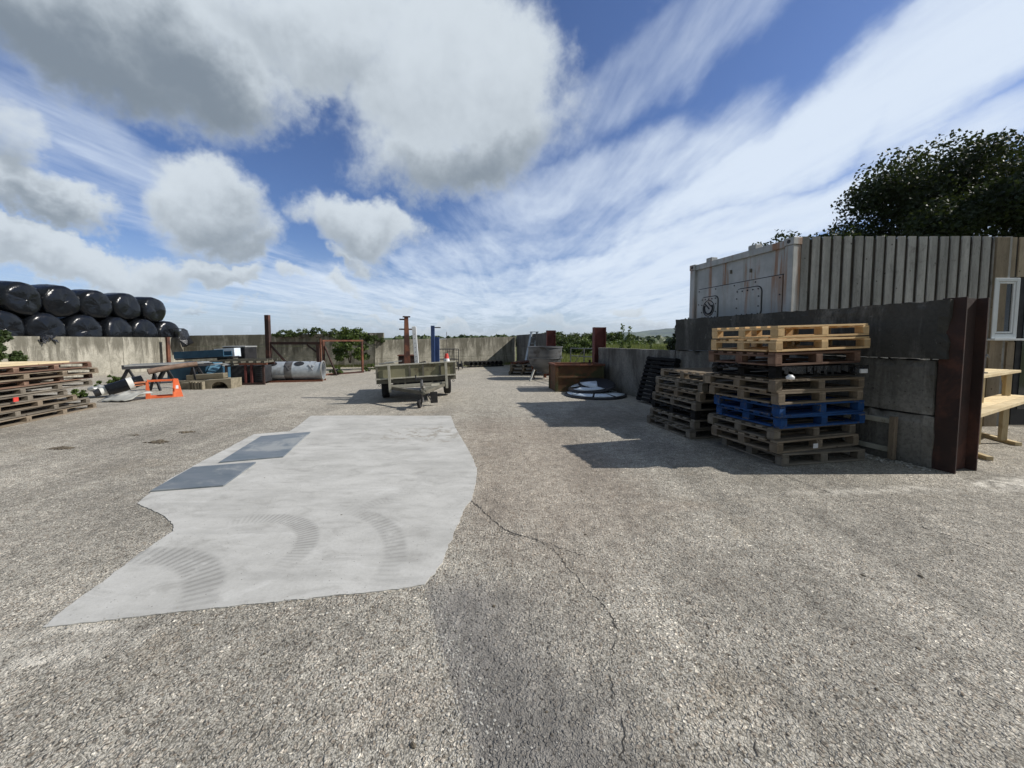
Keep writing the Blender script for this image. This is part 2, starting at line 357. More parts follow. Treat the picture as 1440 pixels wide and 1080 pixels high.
    dr = line(G(905, 1080), G(668, 760), .9)
    asp = k.m('MULTIPLY', k.m('MULTIPLY', k.mr(dl, -.01, .02), k.mr(dr, .35, -.35)), k.mr(line(G(560, 815), G(760, 800), .25), -.1, .25))
    col = k.mix(k.m('MULTIPLY', asp, .80), col, (.145, .138, .130))
    # patchy wear
    trk = k.noise(k.map(p, (0, 0, 0), (0, 0, R(12)), (1.6, .22, 1)), 1.0, 6, .6, .3).outputs['Fac']
    tone = k.m('ADD', .70, k.m('ADD', k.m('MULTIPLY', k.mr(big, .3, .7), .30), k.m('MULTIPLY', k.mr(trk, .35, .65), .24)))
    tone = k.m('MULTIPLY', tone, k.m('ADD', .85, k.m('MULTIPLY', k.mr(mid, .3, .7), .27)))
    col = k.mix(1.0, col, k.n('ShaderNodeCombineXYZ', {0: tone, 1: tone, 2: tone}).outputs[0], 'MULTIPLY')
    dirt = k.mr(k.noise(k.v('ADD', p, (31, 5, 0)), .8, 6, .65, .3).outputs['Fac'], .55, .68)
    col = k.mix(k.m('MULTIPLY', dirt, .32), col, (.20, .165, .12))
    red = k.m('MAXIMUM', spot(G(730, 640), 1.4, 2.6, 10, .5), k.m('MULTIPLY', spot(G(560, 985), .30, .14, 20, .8), .35))
    red = k.m('MAXIMUM', red, k.m('MULTIPLY', spot(G(920, 712), .5, .14, 0, .8), .8))
    col = k.mix(k.m('MULTIPLY', red, .26), col, (.27, .205, .155))
    oil_dark = k.m('MAXIMUM', spot(G(850, 585), .9, 1.1, 0, .6), spot(G(735, 535), 1.2, .6, 0, .6))  # oil stain, and a darker ground patch left of the hopper
    col = k.mix(k.m('MULTIPLY', oil_dark, .55), col, (.10, .085, .066))
    pale = k.m('MAXIMUM', spot(G(1420, 682), .55, .16, 12, .7), k.m('MULTIPLY', spot(G(1230, 690), 1.0, .10, 5, 1.2), .5))
    pale = k.m('MAXIMUM', pale, k.m('MULTIPLY', spot(G(90, 905), .4, .16, 10, .7), .5))
    col = k.mix(k.m('MULTIPLY', pale, k.mr(k.noise(p, 9, 5, .7).outputs['Fac'], .3, .7)), col, (.56, .53, .47))
    # back of the yard and left: flatter, dusty
    yy = k.n('ShaderNodeSeparateXYZ', {0: p}).outputs[1]
    dust = k.m('MULTIPLY', k.mr(yy, 6.0, 11.0), .45)
    col = k.mix(dust, col, (.37, .345, .295))
    gr = k.mix(k.m('MULTIPLY', k.mr(k.noise(p, .9, 5).outputs['Fac'], .5, .65), k.m('MULTIPLY', k.mr(yy, 14, 20), .5)), col, (.22, .205, .13))
    fnz = k.noise(p, 9, 6, .65, .3).outputs['Fac']
    tv = k.m('ADD', .80, k.m('MULTIPLY', k.mr(fnz, .32, .68), .34))
    gr = k.mix(1.0, gr, k.n('ShaderNodeCombineXYZ', {0: k.m('MULTIPLY', tv, 1.37), 1: k.m('MULTIPLY', tv, 1.36), 2: k.m('MULTIPLY', tv, 1.33)}).outputs[0], 'MULTIPLY')
    pit = k.n('ShaderNodeTexVoronoi', {'Vector': pw, 'Scale': 38.0}); pc = k.n('ShaderNodeSeparateColor', {0: pit.outputs['Color']})
    gr = k.mix(k.m('MULTIPLY', k.m('MULTIPLY', k.mr(pit.outputs['Distance'], .34, .16), k.mr(pc.outputs[0], .66, .74)), .8), gr, (.06, .052, .042))
    hgt = k.m('ADD', k.m('MULTIPLY', k.m('MULTIPLY', edge, cover), .8), k.m('ADD', k.m('MULTIPLY', v2.outputs['Distance'], -.5), k.m('MULTIPLY', fnz, 2.4)))
    finish(k, gr, .9, 0, hgt, .85, .011, .25)
    return m
yard_material('yard_aggregate'); yard_material('slab_concrete', True)

m, k = newmat('field_green')
p = k.n('ShaderNodeNewGeometry').outputs['Position']
a = k.noise(p, .004, 4).outputs['Fac']; b = k.noise(p, .3, 6, .6).outputs['Fac']
c = k.n('ShaderNodeTexVoronoi', {'Vector': p, 'Scale': .0045}).outputs['Color']
col = k.mix(k.mr(b, .3, .7), (.06, .085, .025), (.12, .145, .05))
col = k.mix(k.m('MULTIPLY', k.n('ShaderNodeSeparateColor', {0: c}).outputs[0], .5), col, (.20, .19, .08))
finish(k, col, .95, 0, b, .3, .1, .1)
m, k = newmat('hill_green')
p = k.n('ShaderNodeNewGeometry').outputs['Position']
c = k.n('ShaderNodeTexVoronoi', {'Vector': k.map(p, sc=(1, 1, 3)), 'Scale': .004}).outputs['Color']
b = k.noise(p, .006, 6, .6).outputs['Fac']
col = k.mix(k.mr(b, .42, .58), (.03, .05, .04), (.10, .13, .08))
col = k.mix(k.m('MULTIPLY', k.n('ShaderNodeSeparateColor', {0: c}).outputs[1], .5), col, (.05, .08, .04))
finish(k, col, .95)

leafmat('leaf_oak', (.010, .020, .007), (.034, .052, .016), .15)
leafmat('leaf_shrub', (.06, .10, .025), (.14, .19, .055), .35)
leafmat('leaf_hedge', (.035, .060, .018), (.09, .125, .04), .3)
leafmat('leaf_dark', (.012, .020, .010), (.028, .042, .018), .15)
leafmat('grass_blade', (.13, .16, .045), (.30, .32, .11), .4)

# ------------------------------------------------------------ mesh helpers
class MB:
    def __init__(s): s.v = []; s.f = []; s.mi = []; s.cur = 0
    def add(s, vs, fs):
        o = len(s.v); s.v += [tuple(x) for x in vs]; s.f += [tuple(i + o for i in f) for f in fs]; s.mi += [s.cur] * len(fs); return s
    def box(s, c, d, M=None, rz=0):
        hx, hy, hz = d[0] / 2, d[1] / 2, d[2] / 2
        vs = [Vector((x * hx, y * hy, z * hz)) for x in (-1, 1) for y in (-1, 1) for z in (-1, 1)]
        if rz: M = Matrix.Rotation(rz, 3, 'Z')
        if M is not None: vs = [M @ v for v in vs]
        c = Vector(c)
        return s.add([v + c for v in vs], [(0, 1, 3, 2), (4, 6, 7, 5), (0, 4, 5, 1), (2, 3, 7, 6), (0, 2, 6, 4), (1, 5, 7, 3)])
    def bb(s, x0, x1, y0, y1, z0, z1):
        return s.box(((x0 + x1) / 2, (y0 + y1) / 2, (z0 + z1) / 2), (x1 - x0, y1 - y0, z1 - z0))
    def beam(s, a, b, w_, h_, roll=0):
        a, b = Vector(a), Vector(b); d = b - a
        z = d.normalized(); up = Vector((0, 0, 1)) if abs(z.z) < .95 else Vector((0, 1, 0))
        x = up.cross(z).normalized(); y = z.cross(x)
        M = Matrix((x, y, z)).transposed() @ Matrix.Rotation(roll, 3, 'Z')
        return s.box((a + b) / 2, (w_, h_, d.length), M)
    def cyl(s, a, b, r0, r1=None, n=16, caps=True):
        r1 = r0 if r1 is None else r1
        a, b = Vector(a), Vector(b); z = (b - a).normalized()
        up = Vector((0, 0, 1)) if abs(z.z) < .95 else Vector((0, 1, 0))
        x = up.cross(z).normalized(); y = z.cross(x); vs = []
        for i in range(n):
            t = 2 * math.pi * i / n; d = x * math.cos(t) + y * math.sin(t)
            vs += [a + d * r0, b + d * r1]
        fs = [(2 * i, 2 * ((i + 1) % n), 2 * ((i + 1) % n) + 1, 2 * i + 1) for i in range(n)]
        if caps: fs += [tuple(2 * i for i in range(n))[::-1], tuple(2 * i + 1 for i in range(n))]
        return s.add(vs, fs)
    def lathe(s, prof, c=(0, 0, 0), n=32, M=None, closed=False):
        """prof: (r, z) list; axis local Z (or rotated by M)"""
        vs = []; c = Vector(c); m_ = len(prof)
        for i in range(n):
            t = 2 * math.pi * i / n
            for r, z in prof:
                v = Vector((r * math.cos(t), r * math.sin(t), z)); v = M @ v if M is not None else v
                vs.append(v + c)
        fs = []
        for i in range(n):
            j = (i + 1) % n
            for q in range(m_ - 1): fs.append((i * m_ + q, j * m_ + q, j * m_ + q + 1, i * m_ + q + 1))
            if closed: fs.append((i * m_ + m_ - 1, j * m_ + m_ - 1, j * m_, i * m_))
        return s.add(vs, fs)
    def prism(s, pts, z0, z1):
        n = len(pts); vs = [(x, y, z0) for x, y in pts] + [(x, y, z1) for x, y in pts]
        fs = [tuple(range(n))[::-1], tuple(range(n, 2 * n))] + [(i, (i + 1) % n, (i + 1) % n + n, i + n) for i in range(n)]
        return s.add(vs, fs)
    def ext(s, pts, d):
        """extrude a 3D polygon by vector d"""
        n = len(pts); d = Vector(d); vs = [Vector(p) for p in pts] + [Vector(p) + d for p in pts]
        fs = [tuple(range(n))[::-1], tuple(range(n, 2 * n))] + [(i, (i + 1) % n, (i + 1) % n + n, i + n) for i in range(n)]
        return s.add(vs, fs)
    def mesh(s, name, mats, smooth=False):
        me = bpy.data.meshes.new(name); me.from_pydata(s.v, [], s.f)
        if not isinstance(mats, (list, tuple)): mats = [mats]
        for m_ in mats: me.materials.append(MATS[m_] if isinstance(m_, str) else m_)
        if len(mats) > 1: me.polygons.foreach_set('material_index', s.mi)
        import bmesh
        bm = bmesh.new(); bm.from_mesh(me); bmesh.ops.recalc_face_normals(bm, faces=bm.faces); bm.to_mesh(me); bm.free()
        if smooth: me.polygons.foreach_set('use_smooth', [True] * len(me.polygons))
        me.update(); return me
    def ob(s, name, mats, parent=None, loc=(0, 0, 0), rz=0, smooth=False, bevel=0, sharp=35):
        o = bpy.data.objects.new(name, s.mesh(name, mats, smooth)); COL.objects.link(o)
        o.location = loc; o.rotation_euler = (0, 0, rz)
        if parent: o.parent = parent
        if bevel: mod(o, bevel)
        if smooth:
            try: o.data.set_sharp_from_angle(angle=R(sharp))
            except Exception: pass
        return o
def mod(o, b):
    m_ = o.modifiers.new('bevel', 'BEVEL'); m_.width = b; m_.segments = 2; m_.limit_method = 'ANGLE'; m_.angle_limit = R(40)
def tag(o, label=None, cat=None, group=None, kind=None):
    if label: o['label'] = label
    if cat: o['category'] = cat
    if group: o['group'] = group
    if kind: o['kind'] = kind
    return o
def thing(name, label, cat, loc=(0, 0, 0), rz=0, group=None, rx=0, ry=0):
    o = bpy.data.objects.new(name, None); COL.objects.link(o); o.empty_display_size = .1
    o.location = loc; o.rotation_euler = (rx, ry, rz); return tag(o, label, cat, group)
def jit(a): return random.uniform(-a, a)

# ------------------------------------------------------------ the ground
b = MB()
rings = [0, 12, 20, 26, 34, 60, 120, 250, 500, 1000, 2000, 3500, 5800]; NA = 72
vs = [(0, 8, -.03)]
for r in rings[1:]:
    for i in range(NA):
        t = 2 * math.pi * i / NA
        vs.append((r * math.sin(t), 8 + r * math.cos(t), -.03 if r < 60 else -.03 - min(r, 800) * .0012))
fs = [(0, 1 + (i + 1) % NA, 1 + i) for i in range(NA)]
for q in range(len(rings) - 2):
    for i in range(NA):
        j = (i + 1) % NA; o_ = 1 + q * NA; fs.append((o_ + i, o_ + j, o_ + NA + j, o_ + NA + i))
b.add(vs, fs); tag(b.ob('terrain', 'field_green', smooth=True), kind='structure')
b = MB(); b.add([(-24, -7, 0), (16, -7, 0), (16, 7, 0), (5.5, 16, 0), (2.6, 24.6, 0), (-8, 24.6, 0), (-24, 26, 0)], [(0, 1, 2, 3, 4, 5, 6)])
tag(b.ob('yard', 'yard_aggregate'), kind='structure')

slab_px = [(193, 709), (213, 692), (240, 673), (281, 651), (318, 632), (357, 611), (407, 607), (422, 597), (437, 585), (500, 584.5), (570, 585), (634, 585),
           (640, 601), (654, 625), (665, 645), (671, 661), (669, 680), (663, 704), (655, 712), (645, 735), (634, 762), (626, 780), (622, 792), (606, 812), (597, 823),
           (560, 829), (520, 834), (470, 838), (400, 846), (330, 853), (240, 863), (160, 872), (62, 883), (85, 862), (110, 843), (150, 815), (195, 780), (243, 748), (245, 740), (232, 727), (215, 718)]
pts = [G(*q) for q in slab_px]; ring = []
for i, a in enumerate(pts):
    c = pts[(i + 1) % len(pts)]; L = (c - a).length; n = max(1, int(L / .035)); d = (c - a).normalized(); nr = Vector((d.y, -d.x, 0))
    for q in range(n):
        ring.append(a.lerp(c, q / n) + nr * (jit(.004) + (jit(.008) if random.random() < .2 else 0)))
b = MB(); b.ext([(v.x, v.y, -.01) for v in ring], (0, 0, .016))
tag(b.ob('concrete_patch', 'slab_concrete'), kind='structure')

def ribbon(b, pxs, w_):
    pts = [G(*q) for q in pxs]; ce = []
    for a, c in zip(pts, pts[1:]):
        n = max(2, int((c - a).length / .022)); d = (c - a).normalized(); nr = Vector((d.y, -d.x, 0))
        ce += [(a.lerp(c, q / n) + nr * jit(.012), nr) for q in range(n)]
    vs = []
    for v, nr in ce:
        h = w_ * random.uniform(.05, .6) / 2; vs += [(v.x + nr.x * h, v.y + nr.y * h, .002), (v.x - nr.x * h, v.y - nr.y * h, .002)]
    b.add(vs, [(2 * i, 2 * i + 1, 2 * i + 3, 2 * i + 2) for i in range(len(ce) - 1) if random.random() > .12])
b = MB()
for pxs, w_ in (([(663, 704), (683, 722), (700, 738), (716, 748), (750, 758), (778, 772), (800, 800), (830, 835), (858, 862), (868, 890)], .013), ([(663, 704), (683, 722), (700, 738), (716, 748), (750, 758)], .022), ([(700, 748), (745, 756), (800, 775), (850, 790)], .012),
                ([(684, 748), (697, 754), (703, 745), (700, 738)], .012), ([(868, 890), (858, 945), (866, 990), (880, 1035), (872, 1075)], .010),
                ([(960, 840), (985, 868), (1004, 890)], .014), ([(1050, 1025), (1062, 1052), (1075, 1079)], .012),
                ([(1080, 662), (1110, 672), (1165, 692), (1225, 712), (1300, 742), (1370, 765), (1440, 790)], .014),
                ([(1385, 648), (1410, 655), (1440, 662)], .02), ([(640, 601), (632, 614), (600, 612)], .01)):
    ribbon(b, pxs, w_)
tag(b.ob('ground_cracks', 'crack_fill'), kind='structure')

# loose chippings on the concrete
b = MB()
ico = [(0, 0, 1), (.89, 0, .45), (.28, .85, .45), (-.72, .53, .45), (-.72, -.53, .45), (.28, -.85, .45), (.72, .53, -.45), (-.28, .85, -.45), (-.89, 0, -.45), (-.28, -.85, -.45), (.72, -.53, -.45), (0, 0, -1)]
icf = [(0, 1, 2), (0, 2, 3), (0, 3, 4), (0, 4, 5), (0, 5, 1), (1, 6, 2), (2, 7, 3), (3, 8, 4), (4, 9, 5), (5, 10, 1), (6, 7, 2), (7, 8, 3), (8, 9, 4), (9, 10, 5), (10, 6, 1), (11, 7, 6), (11, 8, 7), (11, 9, 8), (11, 10, 9), (11, 6, 10)]
def pebble(b, c, r, fl=.6):
    s_ = [r * random.uniform(.7, 1.3), r * random.uniform(.7, 1.2), r * random.uniform(.5, 1) * fl]; M = Matrix.Rotation(random.uniform(0, 6.3), 3, 'Z')
    b.add([M @ Vector((x * s_[0] * random.uniform(.8, 1.2), y * s_[1] * random.uniform(.8, 1.2), z * s_[2])) + Vector(c) for x, y, z in ico], icf)
for i in range(2600):
    Y = 1.0 + 9 * random.random() ** 1.6; X = random.uniform(-1.4, 1.4) * Y
    pebble(b, (X, Y, .001), random.uniform(.002, .0055) * (1 + .9 * (random.random() < .06)))
for i in range(500):
    t = random.random(); q = G(590, 838).lerp(G(668, 1078), t); pebble(b, (q.x + random.gauss(.05, .07), q.y + jit(.1), .001), random.uniform(.003, .007))
for v in ring:
    for q in range(5):
        if random.random() < .75: pebble(b, (v.x + random.gauss(0, .016), v.y + random.gauss(0, .016), .003 + random.uniform(0, .003)), random.uniform(.0018, .0055))
for i in range(500):
    v = random.choice(ring); pebble(b, (v.x + random.gauss(0, .12), v.y + random.gauss(0, .12), .006), random.uniform(.0015, .0035))
tag(b.ob('loose_chippings', 'stone'), 'scattered loose stone chippings on the worn yard concrete', kind='stuff')
b = MB()
for i in range(260):
    s_ = random.random(); q = Vector((4.86, 4.41, 0)).lerp(Vector((4.3, 6.2, 0)), s_ ** 1.3); r = random.uniform(.006, .026)
    pebble(b, (q.x - abs(random.gauss(0, .10)) - .02, q.y + jit(.06) - (.05 if s_ < .1 else 0), r * .3), r)
tag(b.ob('rubble', 'stone'), 'crumbled concrete rubble along the foot of the high dark wall', kind='stuff')
def clod(px, py, r, name='soil_clod', lab=''):
    b = MB(); c = G(px, py)
    for i in range(70):
        u = random.uniform(-1, 1); pebble(b, (u * r * 1.1, random.gauss(0, r * .16) + .12 * r * math.sin(u * 5 + px), r * .04), r * random.uniform(.06, .26) * (1.15 - abs(u)), .7)
    return tag(b.ob(name, 'dark_soil', loc=c), lab, 'soil clod', 'dried soil clods left of the pale slab')
b = MB()
for i in range(170):
    Y = 1.3 + 11 * random.random() ** 1.3; X = random.uniform(-1.3, 1.3) * Y; pebble(b, (X, Y, .001), random.choice((.004, .006, .006, .009, .014)), .7)
tag(b.ob('dark_debris', 'dark_soil'), 'small dark crumbs of dirt scattered over the yard', kind='stuff')
clod(222, 622, .17, lab='biggest brown soil clod, behind the far corner of the steel plates')
clod(86, 631, .16, lab='long flat soil clod nearest the left edge of the yard')
clod(262, 608, .13, lab='flat thin soil clod furthest back behind the biggest clod')
clod(190, 612, .07, lab='small soil crumb between the long clod and the biggest clod')

# chequer steel covers
def plate(cs, lab):
    q = [G(*c) for c in cs]; b = MB(); b.ext([(v.x, v.y, .006) for v in q], (0, 0, .016))
    o = tag(b.ob('steel_plate', 'steel_plate', bevel=.003), lab, 'steel plate', 'steel cover plates on the pale slab')
plate([(211, 693), (271, 659), (360, 652), (314, 685)], 'nearer blue-grey steel cover plate with pale scuffs, at the tip of the slab')
plate([(308, 652), (367, 615), (437, 609), (398, 644)], 'farther blue-grey steel cover plate, cleaner, on the pale slab towards the trailer')

# ------------------------------------------------------------ walls and columns on the right
WO = Vector((4.86, 4.41, 0)); WD = Vector((-.283, 1, 0)).normalized(); WN = Vector((WD.y, -WD.x, 0))    # along the wall, and away from the yard
WRZ = math.atan2(WD.y, WD.x)
def rough_block(b, x0, x1, y0, y1, z0, z1, seed=0, chip=.02):
    """block with slightly broken edges, subdivided"""
    rnd = random.Random(seed); nx = max(2, int((x1 - x0) / .09)); nz = max(2, int((z1 - z0) / .09))
    vs = []; fs = []; idx = {}
    for iy, y in enumerate((y0, y1)):
        for i in range(nx + 1):
            for j in range(nz + 1):
                x = x0 + (x1 - x0) * i / nx; z = z0 + (z1 - z0) * j / nz
                ex = i in (0, nx); ez = j in (0, nz); yy = y + (rnd.uniform(-.002, .002))
                if ex or ez:
                    c = abs(rnd.gauss(0, chip)) * (1.0 if ex or j == nz else .3)
                    if rnd.random() < .12: c *= 2.2
                    yy += c if iy == 0 else -c
                    if ex: x += (c * .5 if i == 0 else -c * .5)
                    if j == nz: z -= c * .5
                idx[(iy, i, j)] = len(vs); vs.append((x, yy, z))
    for i in range(nx):
        for j in range(nz):
            fs.append((idx[0, i, j], idx[0, i + 1, j], idx[0, i + 1, j + 1], idx[0, i, j + 1]))
            fs.append((idx[1, i, j], idx[1, i, j + 1], idx[1, i + 1, j + 1], idx[1, i + 1, j]))
    for i in range(nx):
        for j in (0, nz): fs.append((idx[0, i, j], idx[0, i + 1, j], idx[1, i + 1, j], idx[1, i, j]))
    for j in range(nz):
        for i in (0, nx): fs.append((idx[0, i, j], idx[0, i, j + 1], idx[1, i, j + 1], idx[1, i, j]))
    b.add(vs, fs)
# local frame of a wall: x runs along it, +y points away from the yard (we flip it with a rotation)
t = thing('concrete_wall', 'high dark concrete wall of stacked panels behind the pallet stacks', 'concrete wall', WO, WRZ)
def wpanel(x0, x1, z0, z1, seed, th=.26, off=0, mat='concrete_dark', par=None, chip=.012, name='panel'):
    b = MB(); rough_block(b, x0, x1, -th - off, -off, z0, z1, seed, chip); return b.ob(name, mat, par, smooth=False)
SW = 4.22 * 1.0393
wpanel(-.02, SW, 0, .62, 1, par=t, off=.0, chip=.03, mat='concrete_mid'); wpanel(.0, SW, .626, 1.272, 2, par=t, off=.004, chip=.022, mat='concrete_mid'); wpanel(-.10, SW + .01, 1.282, 1.955, 3, par=t, off=-.018, chip=.018)
t = thing('concrete_wall', 'low weathered grey concrete wall between the leaning black crate and the rusty box', 'concrete wall', WO, WRZ)
wpanel(SW + .02, 7.65 * 1.0393, 0, 1.262, 5, par=t, off=.0, mat='concrete_low', chip=.008)
def hcol(base, h, web, fl, rz, mat, label, th=.022, nm='steel_column'):
    """H column: web along local x, flanges across local y"""
    b = MB(); b.bb(-web / 2, web / 2, -.009, .009, 0, h)
    o = MB()
    t = thing(nm, label, 'steel column', base, rz, 'steel wall columns')
    b.ob('web', mat, t)
    for s_ in (-1, 1):
        f = MB(); f.bb(s_ * web / 2 - th / 2 + s_ * th / 2, s_ * web / 2 + th / 2 + s_ * th / 2, -fl / 2, fl / 2, 0, h); f.ob('flange', mat, t, bevel=.003)
    return t
rz_c = math.atan2(WN.y, WN.x)
hcol(WO + WN * .24 - WD * .105, 1.97, .35, .20, rz_c, RUSTD, 'tall dark rusty steel column at the near end of the high wall')
c_ = WO + WD * (7.8 * 1.0393); hcol(c_ + WN * .12, 1.90, .33, .25, R(4), 'red_oxide', 'red-brown steel column rising behind the end of the low wall')
c_ = WO + WD * (11.75 * 1.0393); hcol(c_ + WN * .1, 1.90, .33, .25, R(4), 'red_oxide', 'red-brown steel column beside the grey hopper at the gate')
# far panels from the gate to the back corner
C0 = c_ - WN * .0; CC = Vector((.22, 23.9, 0))
def wall_run(a, c, courses, mat, label, th=.18, h0=None, h1=None, name='concrete_wall', seg=3.2, seed=1, chip=.006):
    d = c - a; L = d.length; rz = math.atan2(d.y, d.x)
    t = thing(name, label, 'concrete wall', a, rz)
    n = max(1, round(L / seg)); z0 = 0
    for ci, z1 in enumerate(courses):
        for i in range(n):
            b = MB(); x0, x1 = L * i / n + (.006 if i else 0), L * (i + 1) / n
            rough_block(b, x0, x1, 0, th, z0 + (.008 if ci else 0), z1 if ci < len(courses) - 1 else z1 + jit(.006), seed * 31 + ci * 7 + i, chip)
            # top course follows the fall of the wall
            if ci == len(courses) - 1 and h1 is not None:
                b.v = [(x, y, z if z < z0 + .1 else z + (h1 - h0) * x / L) for x, y, z in b.v]
            b.ob('panel', mat, t)
        z0 = z1
    return t
wall_run(CC + Vector((.05, -.05, 0)), C0 + WD * .15, (.6, 1.15, 1.80), 'concrete_low', 'shaded concrete wall between the back corner and the gate column, behind the ladder', seed=3)
BL = Vector((-6.95, 19.5, 0))
wall_run(BL, CC, (.55, 1.5), 'concrete_pale', 'low pale streaked back wall behind the trailer and the row of pipes', h0=1.5, h1=1.70, seed=4, seg=3.4)
AL = Vector((-17.6, 20.6, 0)); BR = Vector((-7.2, 21.6, 0))
wall_run(AL, BR, (.6, 1.15, 1.73), 'concrete_pale', 'higher back wall with dark top course behind the rusty frames', h0=1.73, h1=1.90, seed=5, seg=2.9)
b = MB(); b.bb(0, .16, 0, .4, 1.5, 1.82)
tag(b.ob('concrete_stub', 'concrete_low', loc=(-7.3, 19.35, 0), rz=R(-5)), 'short dark concrete stub on top of the back wall beside the leafy shrub', 'concrete block')
LW = -17.3
wall_run(Vector((LW, 4.0, 0)), Vector((LW - .3, 21.8, 0)), (1.66,), 'concrete_pale', 'long pale stained wall in front of the black bales', h0=1.66, h1=1.62, seed=6, seg=4.4, th=.2)
b = MB(); b.bb(-.05, .05, -.08, .08, 0, 1.64); b.ob; tag(b.ob('steel_post', RUST, loc=(LW + .10, 19.25, 0), bevel=.004), 'rusty flat steel post against the long pale wall below the last bale', 'steel post')

# gate hurdle
t = thing('field_gate', 'small tubular metal hurdle closing the gap between the two red-brown columns', 'gate', (2.55, 13.6, 0), R(-73))
b = MB()
for z in (.35, .62, .9, 1.18): b.cyl((-1.1, 0, z), (1.1, 0, z + .03), .018, n=8)
b.ob('rail', 'steel_dull', t, smooth=True)
for x in (-1.1, 0, 1.1): b = MB(); b.cyl((x, 0, .0), (x, 0, 1.2), .022, n=8); b.ob('upright', 'steel_dull', t, smooth=True)
b = MB(); b.cyl((-1.1, 0, .35), (0, 0, 1.18), .014, n=8); b.ob('brace', 'steel_dull', t, smooth=True)

# ------------------------------------------------------------ container and clad building
Y0 = 6.6
Rr = Vector((.7209 * Y0, Y0, 0)); dl = Vector((-.218, 1, 0)); CW = .388 * Y0 * dl.length; dl.normalize()
HT = 1.5 + (478 - 335.5) / F * Y0
t = thing('shipping_container', 'dirty white steel container with rust runs and bolted hatches behind the dark wall', 'container', Rr, math.atan2(dl.y, dl.x))
# local x along the visible face (right to left in the picture), local -y is deeper
Z0 = .38
b = MB(); b.bb(.06, CW - .06, -6.0, -.05, Z0, HT - .02); b.ob('body', 'container_paint', t)
for x in (0, CW - .16):
    b = MB(); b.bb(x, x + .16, -.16, .012, Z0, HT - .13); b.ob('corner_post', 'container_paint', t, bevel=.01)
    b = MB(); b.bb(x - .012, x + .172, -.17, .022, HT - .127, HT + .0); c = b.ob('corner_casting', 'container_paint', t, bevel=.01)
    b = MB(); b.cyl((x + .08, .018, HT - .065), (x + .08, .026, HT - .065), .033, n=14); b.ob('casting_hole', 'black_steel', c)
b = MB(); b.bb(.172, CW - .172, -.10, .0, HT - .14, HT - .02); b.ob('top_rail', 'container_paint', t, bevel=.006)
b = MB(); b.bb(.17, CW - .17, -.10, .0, Z0, Z0 + .16); b.ob('bottom_rail', 'container_paint', t)
for x in (.80, 1.95):
    b = MB(); b.bb(x, x + .17, -.16, -.01, HT - .018, HT + .065); b.ob('top_bracket', 'container_paint', t, bevel=.006)
def rrect(x0, x1, z0, z1, r, n=5):
    o_ = []
    for cx, cz, a0 in ((x1 - r, z1 - r, 0), (x0 + r, z1 - r, 90), (x0 + r, z0 + r, 180), (x1 - r, z0 + r, 270)):
        for i in range(n + 1): a = R(a0 + 90 * i / n); o_.append((cx + r * math.cos(a), cz + r * math.sin(a)))
    return o_
def rpanel(x0, x1, z0, z1, y0, y1, r, nm, mat='container_paint', seam=.020):
    b = MB(); b.ext([(x, y0, z) for x, z in rrect(x0 - seam, x1 + seam, z0 - seam, z1 + seam, r + seam)], (0, .004, 0)); g = b.ob(nm + '_seal', 'black_steel', t)
    b = MB(); b.ext([(x, y0 + .003, z) for x, z in rrect(x0, x1, z0, z1, r)], (0, y1 - y0, 0)); o = b.ob(nm, mat, t, bevel=.003)
    pw_ = x1 - x0; ph = z1 - z0
    pos = [(x0 + .05 + (pw_ - .1) * i / 4, z0 + .045 + (ph - .09) * j) for i in range(5) for j in (0, 1)] + [(x0 + .04 + (pw_ - .08) * j, z0 + ph * i / 3) for i in (1, 2) for j in (0, 1)]
    b = MB(); b.cyl((0, .002, 0), (0, .014, 0), .013, n=8); bm_ = b.mesh('bolt', 'black_steel')
    for x, z in pos:
        q = bpy.data.objects.new('bolt', bm_); COL.objects.link(q); q.parent = o; q.location = (x, y1, z)
    return o
rpanel(.20, CW - .26, 1.62, HT - .60, -.048, -.012, .02, 'access_panel')
rpanel(.62, 1.22, 1.95, HT - .74, -.009, .012, .10, 'hatch')
h_ = rpanel(1.72, 2.22, 1.95, HT - .80, -.009, .012, .09, 'hatch')
b = MB(); cx_, cz_ = 1.97, (1.95 + HT - .80) / 2; M_ = Matrix.Rotation(R(-90), 3, 'X')
def tor(b, c, Rr_, r_, a0=0, a1=360, n=28, yy=.018):
    for i in range(n):
        a, a2 = R(a0 + (a1 - a0) * i / n), R(a0 + (a1 - a0) * (i + 1) / n)
        b.cyl((c[0] + Rr_ * math.cos(a), yy, c[1] + Rr_ * math.sin(a)), (c[0] + Rr_ * math.cos(a2), yy, c[1] + Rr_ * math.sin(a2)), r_, n=6)
tor(b, (cx_, cz_), .17, .009); tor(b, (cx_, cz_), .125, .020, 150, 390); b.beam((cx_ + .10, .02, cz_ + .10), (cx_ - .03, .02, cz_ - .02), .02, .02)
b.beam((cx_ + .02, .02, cz_ + .13), (cx_ - .09, .02, cz_ + .03), .018, .018); b.ob('vent_dial', 'black_steel', h_)
for x, z in ((.9, HT - .44), (1.4, HT - .38)):
    b = MB(); b.bb(x, x + .035, -.046, -.02, z, z + .07); b.ob('lashing_hook', 'khaki_dark', t, bevel=.004)

